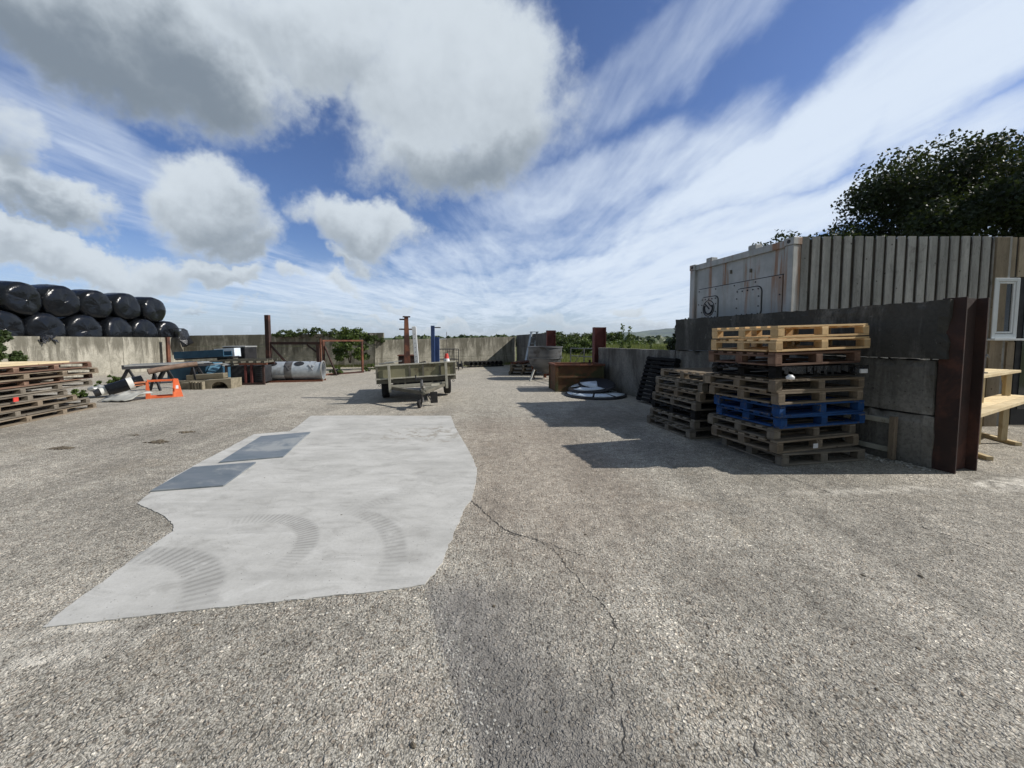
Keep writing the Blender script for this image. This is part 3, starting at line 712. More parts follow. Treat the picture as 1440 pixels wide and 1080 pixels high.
# timber-clad building front
t = thing('timber_building', 'low flat building clad in upright weathered grey boards right of the container', 'building', (Rr.x + .12, Y0, 0))
FX1 = 5.6
b = MB(); b.bb(0, 3.28, .07, .12, 0, HT - .05); b.bb(3.28, FX1, .07, .12, 0, .0 + .001) if False else None
b.ob('backing_wall', 'khaki_dark', t)
b = MB(); x = .03; X_TR = 8.42 - (Rr.x + .12) - .02; i = 0
while x < X_TR:
    w_ = .128 + jit(.004)
    b.box((x + w_ / 2, .035 + jit(.003), (HT + .02 + jit(.006)) / 2), (w_, .022, HT + .0 + jit(.012))); x += .181 + jit(.003); i += 1
b.ob('cladding', 'wood_clad_z', t, bevel=.003)
b = MB(); b.bb(0, X_TR + .1, .05, .068, 0, HT - .03); b.ob('backing_board', 'gap_shade', t)  # dark colour stands in for shade between the boards
wx0, wx1 = P(1398, 400, Y0).x - t.location.x, P(1433, 400, Y0).x - t.location.x
wz0, wz1 = P(1400, 476, Y0).z, P(1400, 391, Y0).z
b = MB(); b.bb(X_TR, wx0 - .003, -.005, .03, 0, HT - .01); b.ob('trim_board', 'wood_cladb_z', t, bevel=.003)
b = MB(); b.bb(X_TR + .02, FX1, .045, .068, wz1 + .012, HT - .02); b.ob('backing_board', 'gap_shade', t)
b = MB(); x = X_TR + .02
while x < FX1 - .1:
    b.box((x + .065, .033, (wz1 + .02 + HT) / 2), (.128, .022, HT - wz1 - .03)); x += .181
b.ob('cladding', 'wood_cladb_z', t, bevel=.003); b = MB(); x = X_TR + .12
while x < wx1 + .03:
    b.box((x + .065, .035, (wz0 - .06) / 2), (.13, .022, wz0 - .07)); x += .172
b.bb(X_TR + .02, wx1 + .06, .05, .068, 0, wz0 - .03)
b.ob('cladding', 'wood_cladb_z', t, bevel=.003)
b = MB(); fw = .055
b.bb(wx0, wx0 + fw, -.02, .06, wz0, wz1); b.bb(wx1 - fw, wx1, -.02, .06, wz0, wz1); b.bb(wx0 + fw, wx1 - fw, -.02, .06, wz1 - fw, wz1); b.bb(wx0 + fw, wx1 - fw, -.02, .06, wz0, wz0 + fw * 1.4)
wn = b.ob('window', 'upvc', t, bevel=.006)
b = MB(); s2 = fw + .004; g2 = .035
b.bb(wx0 + s2, wx0 + s2 + g2, -.008, .04, wz0 + .085, wz1 - s2); b.bb(wx1 - s2 - g2, wx1 - s2, -.008, .04, wz0 + .085, wz1 - s2)
b.bb(wx0 + s2 + g2, wx1 - s2 - g2, -.008, .04, wz1 - s2 - g2, wz1 - s2); b.bb(wx0 + s2 + g2, wx1 - s2 - g2, -.008, .04, wz0 + .085, wz0 + .085 + g2); b.ob('sash', 'upvc', wn, bevel=.005)
b = MB(); b.bb(wx0 + s2 + g2, wx1 - s2 - g2, .012, .022, wz0 + .085 + g2, wz1 - s2 - g2); b.ob('pane', 'glass_dark', wn)
b = MB(); b.bb(wx0 - .03, wx1 + .06, -.09, .05, wz0 - .035, wz0 - .004); b.ob('sill', 'upvc', wn, bevel=.006)
b = MB(); b.bb(wx1 + .07, wx1 + 1.0, .03, .07, .02, wz1 + .005); dr = b.ob('door', 'black_steel', t)
b = MB(); b.bb(wx1 + .16, wx1 + .9, .018, .028, .3, wz1 - .1); b.ob('door_pane', 'glass_dark', dr)
b = MB(); b.bb(-.0, FX1, .125, 2.3, HT - .08, HT - .045); b.ob('roof', 'khaki_dark', t)
b = MB(); b.bb(wx1 + .0, FX1, .125, 2.3, .0, .05); b.bb(FX1 - .05, FX1, .125, 2.3, .05, HT - .09); b.ob('side_wall', 'wood_cladb_z', t)

# pine picnic table
def slats(b, p0, d, n_, L, wd, gap, k, z, th):
    for i in range(k):
        c = p0 + d * L / 2 + n_ * (i * (wd + gap) + wd / 2); b.box((c.x, c.y, z - th / 2), (L, wd, th), rz=math.atan2(d.y, d.x))
t = thing('picnic_table', 'new pale pine picnic table with bench beside the dark rusty column', 'picnic table')
td = Vector((.88, .475, 0)).normalized(); tn = Vector((-td.y, td.x, 0))
T0 = Vector((5.95, 4.95, 0)); B0 = Vector((5.42, 4.42, 0))
b = MB(); slats(b, T0, td, tn, 2.5, .115, .008, 4, 1.02, .04); b.ob('tabletop', 'wood_pine_x', t, bevel=.004)
b = MB(); slats(b, B0, td, tn, 3.0, .115, .008, 3, .635, .045); b.ob('bench', 'wood_pine_x', t, bevel=.004)
for u in (.6, 2.0):
    q = T0 + td * u
    for o2 in (.05, .38):
        b = MB(); a = q + tn * o2; b.beam((a.x, a.y, .05), (a.x, a.y, .975), .085, .05, 0); b.ob('leg', 'wood_pine_z', t, bevel=.004)
    a = B0 + td * u + tn * .15; b = MB(); b.beam((a.x, a.y, .05), (a.x, a.y, .585), .085, .05); b.ob('leg', 'wood_pine_z', t, bevel=.004)
    b = MB(); a = B0 + td * u + tn * .0; c = q + tn * .5; b.beam((a.x, a.y, .025), (c.x, c.y, .025), .07, .05); b.ob('foot_rail', 'wood_pine_x', t, bevel=.004)
    b = MB(); a = q + tn * .1 + td * .05; c = q + tn * .1 + td * .42; b.beam((a.x, a.y, .95), (c.x, c.y, .55), .04, .07); b.ob('brace', 'wood_pine_z', t, bevel=.004)
b = MB(); c = T0 + td * .62 + tn * .34
b.lathe([(0, 0), (.10, 0), (.16, .05), (.17, .055), (.15, .06), (.09, .012), (0, .012)], (0, 0, 0), 24)
b.cyl((.17, 0, .05), (.36, .02, .07), .012, .01, 8)
o = tag(b.ob('frying_pan', 'black_steel', loc=(c.x, c.y, 1.022), smooth=True), 'small dark pan lying on the pine table under the window', 'pan')
t2 = thing('bench_tap', 'grey upright clamp standing on the pine table below the window', 'clamp', T0 + td * 1.0 + tn * .12 + Vector((0, 0, 1.021)))
b = MB(); b.box((0, 0, .10), (.05, .03, .2)); b.beam((0, 0, .19), (.06, 0, .27), .025, .025); b.beam((.06, 0, .26), (.09, 0, .22), .02, .02); b.ob('stem', 'steel_dull', t2, bevel=.004)
b = MB(); b.box((0, 0, .008), (.10, .07, .015)); b.ob('base', 'steel_dull', t2)

# ------------------------------------------------------------ pallets
PM = {}
def pallet(kind, L, Wd, label, loc, rz, h=.144, nbx=3, group=None, rx=0, ry=0, lab_part=None, dn=5, red=False, name='wooden_pallet'):
    t = thing(name, label, 'pallet', loc, rz, group, rx, ry)
    key = (kind, L, Wd, h, nbx, dn)
    if key not in PM:
        bt = .022; bw = .12; bh = h - 4 * bt + .0
        rnd = random.Random(hash(key[1:]) % 999)
        deck = MB()
        for i in range(dn + 2):
            y = (Wd - .1) * i / (dn + 1) + .05; wv = .1 if i not in (0, dn + 1) else .10
            deck.box((L / 2 + rnd.uniform(-.008, .008), y, h - bt / 2 + rnd.uniform(-.001, .001)), (L - rnd.uniform(0, .02), wv * rnd.uniform(.88, 1.0), bt), Matrix.Rotation(rnd.uniform(-.009, .009), 3, 'Z') @ Matrix.Rotation(rnd.uniform(-.003, .003), 3, 'Y'))
        st = MB()
        for i in range(nbx):
            x = (L - .1) * i / (nbx - 1) + .05
            st.box((x, Wd / 2, h - bt * 1.5 - .001), (.1, Wd - .004, bt))
        bot = MB()
        for i in range(3):
            y = (Wd - .1) * i / 2 + .05; bot.box((L / 2, y, bt / 2), (L - rnd.uniform(.003, .02), .1, bt), Matrix.Rotation(rnd.uniform(-.006, .006), 3, 'Z'))
        for i in (0, nbx - 1):
            x = (L - .1) * i / (nbx - 1) + .05
            for j in range(2): bot.box((x, .1 + (Wd - .2) * (j + .5) / 2 , bt / 2 + .0), (.098, (Wd - .3) / 2 - .003, bt - .002))
        bl = MB(); z0, z1 = bt + .001, h - 2 * bt - .002; bl.box((0, 0, (z0 + z1) / 2), (.1, .1, z1 - z0))
        PM[key] = [('top_deck', deck.mesh('top_deck', 'wood_%s_x' % kind)), ('stringer', st.mesh('stringer', 'wood_%s_y' % kind)),
                   ('bottom_deck', bot.mesh('bottom_deck', 'wood_%s_x' % kind)), ('block', bl.mesh('block', 'wood_%s_z' % kind))]
    for nm, me in PM[key]:
        if nm != 'block':
            o = bpy.data.objects.new(nm, me); COL.objects.link(o); o.parent = t; mod(o, .002)
        else:
            for i in range(nbx):
                for j in range(3):
                    o = bpy.data.objects.new('block', me); COL.objects.link(o); o.parent = t; mod(o, .003)
                    o.location = ((L - .1) * i / (nbx - 1) + .05, (Wd - .1) * j / 2 + .05, 0)
                    o.rotation_euler = (0, 0, jit(.05))
    return t
RZ = R(14.5)
ux = Vector((math.cos(RZ), math.sin(RZ), 0)); uy = Vector((-ux.y, ux.x, 0))
S0 = Vector((3.17, 4.47, 0))
g1 = 'pallets in the tall stack by the dark wall'
rows = [('grey', 1.20, 1.0, .03, .0, -4, 0, 'weathered grey pallet at the very bottom of the tall stack, on the ground'),
        ('tan', 1.38, 1.0, -.03, .02, 2, 0, 'brown pallet with a small white label, second from the bottom of the tall stack'),
        ('grey', 1.34, 1.05, -.035, .06, 1, 0, 'grey pallet directly under the two blue pallets of the tall stack'),
        ('blue', 1.36, 1.0, .02, .03, 0, 0, 'lower blue painted pallet with small white scraps in the tall stack'),
        ('blue', 1.39, 1.0, -.02, .02, 1, 0, 'upper blue painted pallet with chipped corner in the tall stack'),
        ('tan', 1.41, 1.05, -.06, .0, 2, 0, 'brown pallet with big blocks resting on the upper blue pallet'),
        ('tan', 1.44, 1.1, -.10, .01, 1, .2, 'brown pallet just below the one wrapped in black film'),
        ('black', 1.26, 1.0, -.05, .06, 0, .6, 'dark pallet wrapped in torn black film, in the middle of the tall stack'),
        ('red', 1.36, 1.02, -.13, .0, 1, 1.3, 'reddish brown worn pallet directly under the two new yellow pallets'),
        ('new', 1.48, 1.0, -.13, .0, 0, 2.0, 'lower of the two new yellow pallets on top of the tall stack'),
        ('new', 1.45, 1.0, -.11, .0, .6, 2.1, 'topmost new yellow pallet of the tall stack')]
z = .004
for i, (kd, L, Wd, dx, dy, da, tilt, lab) in enumerate(rows):
    h = .144 if kd not in ('black',) else .135
    if i == 8: h = .15
    pallet(kd, L, Wd, lab, S0 + ux * dx + uy * dy + Vector((0, 0, z)), RZ + R(da), h, group=g1, ry=-R(tilt) * .8)
    z += h + .003 + (.012 if tilt else 0)
    if i == 7: zf = z
# torn film on the dark pallet and little scraps
b = MB(); zz0 = .004 + 7 * .147 + .012
for i in range(22):
    u0 = .02 + 1.18 * i / 22; dz = .05 + .05 * abs(math.sin(i * 1.7)) + jit(.015)
    a = S0 + ux * (u0 - .07) - uy * (.012 + jit(.006)); c = S0 + ux * (u0 + .05 - .07) - uy * (.012 + jit(.006))
    b.add([(a.x, a.y, zz0 + .145), (c.x, c.y, zz0 + .145), (c.x, c.y, zz0 + .145 - dz), (a.x, a.y, zz0 + .145 - dz * random.uniform(.7, 1.1))], [(0, 1, 2, 3)])
a = S0 + ux * 1.14 - uy * .03
b.box((a.x, a.y, zz0 + .10), (.22, .05, .09), rz=RZ); a = S0 - ux * .15 + uy * .6
for i in range(6): b.box((S0 - ux * (.1 + .02 * i) + uy * (.5 + .06 * i) + Vector((0, 0, zz0 + .14 - .01 * i))), (.12, .1, .012), Matrix.Rotation(jit(.5), 3, 'X'))
o = tag(b.ob('film_wrap', 'black_film_flap'), 'torn black plastic film hanging over the middle of the tall pallet stack', 'plastic film')
m_ = o.modifiers.new('t', 'SOLIDIFY'); m_.thickness = .002
b = MB(); a = S0 + ux * 1.16 - uy * .062; b.box((a.x, a.y, zz0 + .075), (.11, .02, .05), rz=RZ); tag(b.ob('paper_scrap', 'white_paint'), 'crumpled white paper label at the right end of the black film', 'paper scrap')
b = MB(); a = S0 + ux * .06 - uy * .03; b.lathe([(0, 0), (.04, .0), (.045, .025), (.02, .05), (0, .052)], (a.x, a.y, zz0 + .0), 10); tag(b.ob('plastic_cup', 'white_paint', smooth=True), 'crumpled white cup stuck at the front corner under the black film', 'cup')
b = MB(); a = S0 + ux * .53 - uy * .004; b.box((a.x, a.y, .147 + .07), (.075, .004, .055), rz=RZ + R(2)); tag(b.ob('pallet_label', 'white_paint'), 'small white paper label on the second lowest pallet of the tall stack', 'label')

g2 = 'pallets in the shorter stack left of the tall stack'
S1 = Vector((2.68, 5.72, 0)); RZ2 = R(9); vx = Vector((math.cos(RZ2), math.sin(RZ2), 0)); vy = Vector((-vx.y, vx.x, 0)); z = .004
for i, (dx, dy, da, L, Wd, kd, lab) in enumerate([(0, 0, 2, 1.0, 1.22, 'grey', 'lowest grey pallet of the shorter stack, sticking out furthest to the left'),
        (.08, .02, 3, 1.0, 1.2, 'grey', 'second lowest grey pallet of the shorter stack'), (.10, .04, 2, 1.0, 1.2, 'black', 'very dark pallet, third from the ground in the shorter stack'),
        (.10, .03, 2, 1.0, 1.2, 'grey', 'grey pallet in the middle of the shorter stack'), (.15, .0, 4, 1.0, 1.15, 'tan', 'brown grey pallet fifth from the ground in the shorter stack'),
        (.20, .03, 4, 1.0, 1.2, 'grey', 'grey pallet right below the top one of the shorter stack'), (.26, .0, 3, 1.05, 1.2, 'tan', 'topmost pallet of the shorter stack with its slatted deck showing')]):
    pallet(kd, L, Wd, lab, S1 + vx * dx + vy * dy + Vector((0, 0, z)), RZ2 + R(da), .138, group=g2); z += .141
# leaning black crate
t = thing('slatted_crate', 'black slatted crate leaning upright against the low concrete wall', 'crate', (3.13, 9.35, .01), WRZ - R(180) + R(6), rx=R(-17))
b = MB(); b.bb(0, .035, .022, .13, 0, 1.1); b.bb(1.0, 1.035, .022, .13, 0, 1.1); b.bb(.5, .535, .022, .13, 0, 1.1); b.ob('side_rail', 'black_matte', t)
for j in range(11):
    b = MB(); b.bb(.0, 1.04, .131, .152, .02 + .1 * j, .085 + .1 * j); b.ob('slat', 'black_matte', t, bevel=.003)
    b = MB(); b.bb(.0, 1.04, .0, .02, .02 + .1 * j, .082 + .1 * j); b.ob('slat', 'black_matte', t, bevel=.003)
t.matrix_world = Matrix.Translation((3.16, 9.38, .01)) @ Matrix.Rotation(WRZ - R(180), 4, 'Z') @ Matrix.Rotation(R(-16), 4, 'X') @ Matrix.Translation((0, -.152, 0))

# vent frame and timber offcut by the wall foot
t = thing('wooden_hatch', 'small grey wooden hatch frame against the foot of the dark wall beside the tall stack', 'hatch', WO, WRZ)
b = MB()
for (x0, x1, z0, z1) in ((.30, .88, .46, .52), (.30, .88, .10, .16), (.30, .36, .16, .46), (.82, .88, .16, .46)): b.bb(x0, x1, .01, .06, z0, z1)
b.ob('frame', 'khaki_pale', t, bevel=.003)
b = MB(); b.bb(.36, .82, .015, .03, .16, .46); b.ob('panel', 'concrete_dark', t)
b = MB(); b.bb(.27, .33, .065, .125, .03, .56); tag(b.ob('timber_offcut', 'wood_tan_z', loc=WO, rz=WRZ, bevel=.004), 'short pale timber standing in front of the grey hatch at the wall foot', 'timber')

# ------------------------------------------------------------ left pile of long pallets
g3 = 'pallets in the big pile on the left'
a0 = G(2, 603); a1 = G(140, 573); dd = (a1 - a0).normalized(); rzL = math.atan2(dd.y, dd.x)
nn = Vector((-dd.y, dd.x, 0))
z = .005
tabl = [('tan', 2.3, 0, 'lowest pallet of the left pile, long brown front edge on the ground'), ('grey', 2.1, -.05, 'second lowest grey pallet of the left pile'),
        ('tan', 1.75, -.02, 'brown pallet third from the ground in the left pile'), ('grey', 1.6, .0, 'grey pallet with a small red tag in the left pile'),
        ('grey', 2.25, -.04, 'long grey pallet sticking out to the right in the middle of the left pile'), ('red', 2.35, .02, 'dark reddish pallet above the long grey one in the left pile'),
        ('tan', 2.3, -.02, 'yellowish pallet third from the top of the left pile'), ('red', 2.1, .03, 'reddish brown pallet just below the top boards of the left pile')]
for i, (kd, L, off, lab) in enumerate(tabl):
    s_ = a1 + dd * (L - 2.3) + nn * (.0 + abs(jit(.05)))
    # right-hand ends vary; local x runs back towards the camera
    pallet(kd, 2.4, 1.2, lab, s_ - dd * 2.4 + Vector((0, 0, z)), rzL + R(jit(2.2)), .122, nbx=4, group=g3, ry=R(jit(.7))); z += .129
for i in range(6):
    pallet(['tan', 'grey', 'red'][i % 3], 2.4, 1.2, ['grey brown pallet behind the left pile, at its foot', 'pallet second from the ground in the rear row of the left pile', 'reddish pallet third up in the rear row of the left pile',
           'brown pallet fourth up in the rear row of the left pile', 'grey pallet fifth up in the rear row of the left pile', 'uppermost pallet in the rear row of the left pile'][i], a1 - dd * 2.5 + nn * 1.3 + Vector((0, 0, .005 + .126 * i)), rzL + R(jit(2)), .122, nbx=4, group=g3)
b = MB()
for i in range(4): b.box((1.1 - 0.02 * i, .12 + .26 * i, .02), (2.3, .22, .035), Matrix.Rotation(jit(.02), 3, 'Z'))
tag(b.ob('loose_boards', 'wood_pine_x', loc=a1 - dd * 2.9 + Vector((0, 0, z)), rz=rzL, bevel=.004), 'pale orange-brown boards lying on top of the left pallet pile', 'boards')
tg = a0.lerp(a1, .12) - nn * .02; b = MB(); b.box((tg.x, tg.y, .46), (.09, .01, .075), rz=rzL); tag(b.ob('tag_label', 'red_plastic'), 'small red square tag on the front of the left pallet pile', 'tag')

# ------------------------------------------------------------ bales
bms = []
def bale(loc, lab, rz=0, roll=0):
    if len(bms) < 4:
        b = MB(); prof = [(0, -.62), (.30, -.618), (.50, -.605), (.60, -.57), (.645, -.47), (.665, -.2), (.67, 0), (.662, .2), (.645, .47), (.605, .575), (.50, .62), (.40, .632), (.28, .64), (.14, .645), (0, .645)]
        b.lathe(prof, n=56, M=Matrix.Rotation(R(90), 3, 'Y')); m0 = b.mesh('wrapped_bale', 'bale_film', True)
        rr = random.Random(5 + len(bms)); a1, a2, a3 = [rr.uniform(0, 6) for _ in range(3)]
        for v in m0.vertices:
            an = math.atan2(v.co.z, v.co.y)
            n_ = math.sin(an * 3 + a1) * .009 + math.sin(an * 7 + v.co.x * 5 + a2) * .010 + math.sin(an * 13 + v.co.x * 9 + a3) * .005
            f_ = 1 + n_ + rr.uniform(-.004, .004); v.co.y *= f_; v.co.z *= f_
            if v.co.z < -.45: v.co.z = -.45 + (v.co.z + .45) * .6
            v.co.x += .02 * math.sin(an * 2 + a3) * (abs(v.co.x) > .5) + rr.uniform(-.006, .006)
        bms.append(m0)
    o = bpy.data.objects.new('wrapped_bale', bms[random.randrange(len(bms))] if len(bms) == 4 else bms[-1]); COL.objects.link(o); o.location = loc
    o.rotation_euler = (roll * .12, jit(.05), rz); o.scale = (1 + jit(.06), 1 + jit(.03), 1.02 + jit(.03)); tag(o, lab, 'bale', 'black wrapped bales behind the long wall')
    return o
BX = LW - 1.05
names_top = ['first from the left edge of the photo', 'second from the left', 'third, in the middle of the row', 'fourth, with a torn flap', 'last on the right, nearest the sky gap']
for i in range(7):
    c = 'upper row black wrapped bale, ' + names_top[i - 1] if 0 < i < 6 else None
    if 0 < i < 6: bale((BX - .05 + jit(.07), 13.75 + 1.30 * (i - 1) + .35, 2.99 + jit(.03)), c, R(jit(6)), jit(3))
nm2 = ['leftmost, cut by the left edge of the photo', 'second from the left, above the wall', 'third from the left, above the wall', 'fourth from the left, above the wall', 'fifth from the left, above the wall', 'rightmost, with a plastic flap over the wall']
for i in range(6): bale((BX + .1 + jit(.06), 13.45 + 1.31 * i, 1.86 + jit(.02)), 'lower row black wrapped bale, ' + nm2[i], R(jit(6)), jit(3))
for i in range(7): bale((BX + .1, 12.8 + 1.31 * i, .66), ['first', 'second', 'third', 'fourth', 'fifth', 'sixth', 'last'][i] + ' black wrapped bale of the bottom row hidden behind the long wall', 0, jit(3))
b = MB(); fx, fy = LW + .24, 20.2
pts_ = [(0, 0, 1.95), (.02, .5, 2.0), (.05, .62, 1.55), (.08, .75, 1.35), (.06, .35, 1.18), (.05, .05, 1.12), (.04, -.05, 1.5)]
c_ = (.16, .3, 1.5)
b.add([(x + jit(.03), y, z) for x, y, z in pts_] + [c_, (.2, .2, 1.25), (.0, .3, 2.1), (-.5, .3, 2.1)], [(0, 1, 7), (1, 2, 7), (2, 3, 7), (3, 4, 8), (3, 8, 7), (4, 5, 8), (5, 6, 8), (6, 7, 8), (6, 0, 7), (0, 9, 1), (9, 10, 1)])
o = tag(b.ob('plastic_flap', 'black_film_flap', loc=(fx - .06, fy - .35, 0)), 'loose black plastic flap hanging over the end of the long pale wall', 'plastic flap'); o.modifiers.new('s', 'SOLIDIFY').thickness = .01
for (i, y, z) in ((0, 14.4, 1.62),):
    b = MB()
    for q in range(9):
        a_ = (jit(.05), jit(.25), jit(.12)); b.add([a_, (a_[0] + .12, a_[1] + jit(.2), a_[2] - .15), (a_[0] + .04, a_[1] + .2, a_[2] - .02 + jit(.1))], [(0, 1, 2)])
    o = tag(b.ob('film_shred', 'black_film_flap', loc=(LW + .0 - .15, y, z)), ['torn black film shreds on the wall top under the leftmost bales', 'torn black film shreds hanging from the first upper bale'][i], 'film shreds'); o.modifiers.new('s', 'SOLIDIFY').thickness = .01

# ------------------------------------------------------------ trailer
TC = Vector((0, 0, 0)); fl = P(531, 534, 8.95); fr = P(642, 528, 9.45)
TY = R(15); tc_ = (fl + fr) / 2
t = thing('flatbed_trailer', 'khaki green flatbed trailer with front board, drawbar and jockey wheel', 'trailer', (tc_.x, tc_.y, 0), TY, ry=-R(2.4))
Wt = .93
b = MB(); b.bb(-Wt, Wt, 0, .03, .62, .915); fbd = b.ob('front_board', 'khaki_paint', t, bevel=.004)
b = MB(); b.bb(-Wt - .01, Wt + .01, -.03, .045, .916, .945); b.bb(-Wt - .01, Wt + .01, -.04, .0, .60, .632); b.ob('edge_rail', 'khaki_pale', fbd, bevel=.004)
for x in (-.16, .15, .55, -.9, .9): b = MB(); b.bb(x - .022, x + .022, -.022, -.001, .634, .914); b.ob('board_rib', 'khaki_dark', fbd)
b = MB(); b.bb(-Wt, Wt, .04, 2.7, .585, .62); b.ob('deck', 'wood_mossy_y', t)
b = MB()
for s_ in (-1, 1): b.bb(s_ * Wt - .03 * (s_ > 0), s_ * Wt + .03 * (s_ < 0), .05, 2.7, .50, .584)
b.bb(-Wt, Wt, .01, .05, .50, .58); b.ob('side_rail', 'khaki_dark', t)
for x in (-.63, .69):
    b = MB(); b.bb(x - .03, x + .03, -.085, -.042, .30, .95); b.ob('stake', 'khaki_pale', t, bevel=.004)
b = MB(); b.bb(-.60, .66, -.01, .04, .385, .455); b.ob('crossbeam', 'khaki_pale', t, bevel=.004)
b = MB()
for x in (-.28, .36): b.bb(x - .02, x + .02, .0, .03, .456, .5); b.beam((x, .01, .47), (x, .01, .60), .035, .03)
for x in (-.45, .5): b.bb(x - .03, x + .03, .05, 2.65, .40, .495)
b.ob('chassis', 'khaki_dark', t)
b = MB(); b.bb(-.56, .62, .06, .70, .37, .58); b.ob('bed_shade_box', 'black_steel', t)  # black box added to paint the shaded gap under the bed
hx, hy = .10, -1.02
for sx_ in (-.6, .66):
    b = MB(); b.beam((sx_, .0, .39), (hx + .04 * (1 if sx_ > 0 else -1), hy + .1, .35), .05, .07); b.ob('drawbar', 'khaki_dark', t, bevel=.004)
b = MB(); b.bb(hx - .05, hx + .05, hy - .05, hy + .35, .33, .42); b.cyl((hx, hy - .14, .36), (hx, hy - .02, .36), .035, .05, 12); b.beam((hx, hy + .02, .43), (hx - .02, hy - .08, .52), .03, .02); b.ob('coupling', 'khaki_dark', t, bevel=.006)
b = MB(); b.cyl((hx - .02, hy + .22, .12), (hx - .02, hy + .22, .62), .026, n=12); b.cyl((hx - .02, hy + .22, .30), (hx - .02, hy + .22, .55), .033, n=12); jw = b.ob('jockey_stand', 'steel_dull', t, smooth=True)
b = MB(); b.cyl((hx - .02, hy + .22, .64), (hx - .14, hy + .22, .64), .012, n=8); b.cyl((hx - .14, hy + .22, .60), (hx - .14, hy + .22, .74), .014, n=8); b.ob('handle', 'black_steel', jw, smooth=True)
b = MB(); b.lathe([(.03, -.03), (.06, -.035), (.092, -.028), (.10, 0), (.092, .028), (.06, .035), (.03, .03)], (hx - .09, hy + .20, .10), 20, Matrix.Rotation(R(90), 3, 'Y') @ Matrix.Rotation(R(20), 3, 'X')); b.ob('jockey_wheel', 'rubber', jw, smooth=True)
for s_ in (-1, 1):
    x = s_ * .80; wy = 1.12
    b = MB(); b.lathe([(.19, -.075), (.24, -.085), (.29, -.085), (.315, -.07), (.322, -.03), (.322, .03), (.315, .07), (.29, .085), (.24, .085), (.19, .075)], (x, wy, .322), 32, Matrix.Rotation(R(90), 3, 'Y')); wh = b.ob('wheel', 'rubber', t, smooth=True)
    b = MB(); b.lathe([(0, -.02), (.08, -.03), (.12, -.05), (.18, -.05), (.195, -.07), (.195, .07), (.18, .05), (.12, .05), (0, .04)], (x, wy, .322), 24, Matrix.Rotation(R(90), 3, 'Y')); b.ob('rim', 'khaki_pale', wh, smooth=True)
    b = MB(); b.bb(x - .11, x + .11, wy - .42, wy + .42, .672 - .095, .583); b.ob('mudguard', 'khaki_dark', t)
    b = MB(); tor(b, (s_ * .86, .50 - .03), .022, .006, n=10, yy=-.03); b.ob('lashing_ring', 'steel_dull', t)
b = MB(); b.cyl((-.78, 1.12, .322), (.78, 1.12, .322), .035, n=10); b.bb(-.5, .5, 1.07, 1.17, .36, .40); b.ob('axle', 'khaki_dark', t)
b = MB(); b.bb(.16, .42, -.42, -.40, .32, .42); b.box((.40, -.33, .40), (.22, .02, .13), rz=R(25)); b.ob('number_board', 'khaki_pale', t)
b = MB(); b.cyl((.15, -.7, .36), (.26, -.75, .14), .012, n=8); b.cyl((.26, -.75, .14), (.30, -.5, .10), .012, n=8); b.bb(.26, .42, -.6, -.54, .05, .30); b.cyl((.30, -.5, .10), (.36, -.3, .38), .012, n=8); b.ob('brake_cable', 'rubber', t)
DZ = .625
def on_deck(px, Y, dz=0): c = P(px, 500, Y); return Vector((c.x, Y, DZ + dz))
# columns loaded on the trailer
q = on_deck(572.5, 9.95); tz = P(570, 446, 9.95).z - q.z
t = thing('rusty_pillar', 'tall rusty tapered steel pillar with short cross arms standing on the trailer', 'steel pillar', q, R(20))
b = MB(); b.add([(-.085, -.07, 0), (.085, -.07, 0), (.085, .07, 0), (-.085, .07, 0), (-.055, -.05, tz), (.04, -.05, tz), (.04, .05, tz), (-.055, .05, tz)], [(0, 1, 2, 3), (4, 5, 6, 7), (0, 1, 5, 4), (1, 2, 6, 5), (2, 3, 7, 6), (3, 0, 4, 7)]); b.ob('shaft', RUST, t, bevel=.004)
b = MB(); b.box((-.0, 0, tz + .01), (.18, .14, .03)); b.ob('cap_plate', RUSTD, t, bevel=.004)
for x, z in ((-.10, tz - .06), (-.11, tz - .31), (.11, tz - .31)): b = MB(); b.box((x, 0, z), (.15, .04, .035)); b.ob('cross_arm', RUSTD, t)
q = on_deck(587, 9.75); tz = P(583, 459, 9.75).z - q.z
t = thing('white_pillar', 'white drilled steel pillar leaning slightly beside the rusty pillar on the trailer', 'steel pillar', q, R(8), ry=R(-3.5))
b = MB(); b.bb(-.05, .05, -.04, .04, 0, tz); b.ob('shaft', 'white_paint', t, bevel=.006)
b = MB()
for i in range(9): b.cyl((0, -.0405, .12 + i * (tz - .2) / 9), (0, -.0435, .12 + i * (tz - .2) / 9), .009, n=8)
b.ob('bolt_hole', 'black_steel', t)
t = thing('blue_pillar', 'taller navy blue steel pillar with a short arm at its top on the trailer', 'steel pillar', on_deck(609, 10.6), R(5), 'blue pillars on the trailer')
tz = P(608, 458, 10.6).z - DZ
b = MB(); b.bb(-.05, .05, -.04, .04, 0, tz); b.ob('shaft', 'blue_post', t, bevel=.005)
b = MB(); b.box((.13, 0, tz - .05), (.17, .05, .03)); b.ob('cross_arm', 'steel_dull', t)
t = thing('blue_pillar', 'shorter wide navy blue steel pillar with a white arm on the trailer', 'steel pillar', on_deck(614.5, 10.75), R(5), 'blue pillars on the trailer')
tz = P(613, 474, 10.75).z - DZ
b = MB(); b.bb(-.07, .07, -.04, .04, 0, tz); b.ob('shaft', 'blue_post', t, bevel=.005)
b = MB(); b.box((.17, 0, tz - .05), (.18, .05, .025)); b.ob('cross_arm', 'white_paint', t)
t = thing('traffic_cone', 'red and white traffic cone on the right front of the trailer', 'traffic cone', on_deck(628, 9.75), 0)
zt = P(628, 497, 9.75).z - DZ; b = MB(); b.lathe([(.13, .0), (.10, zt * .45), (.065, zt * .76)], n=20); b.ob('sleeve', 'white_paint', t, smooth=True)
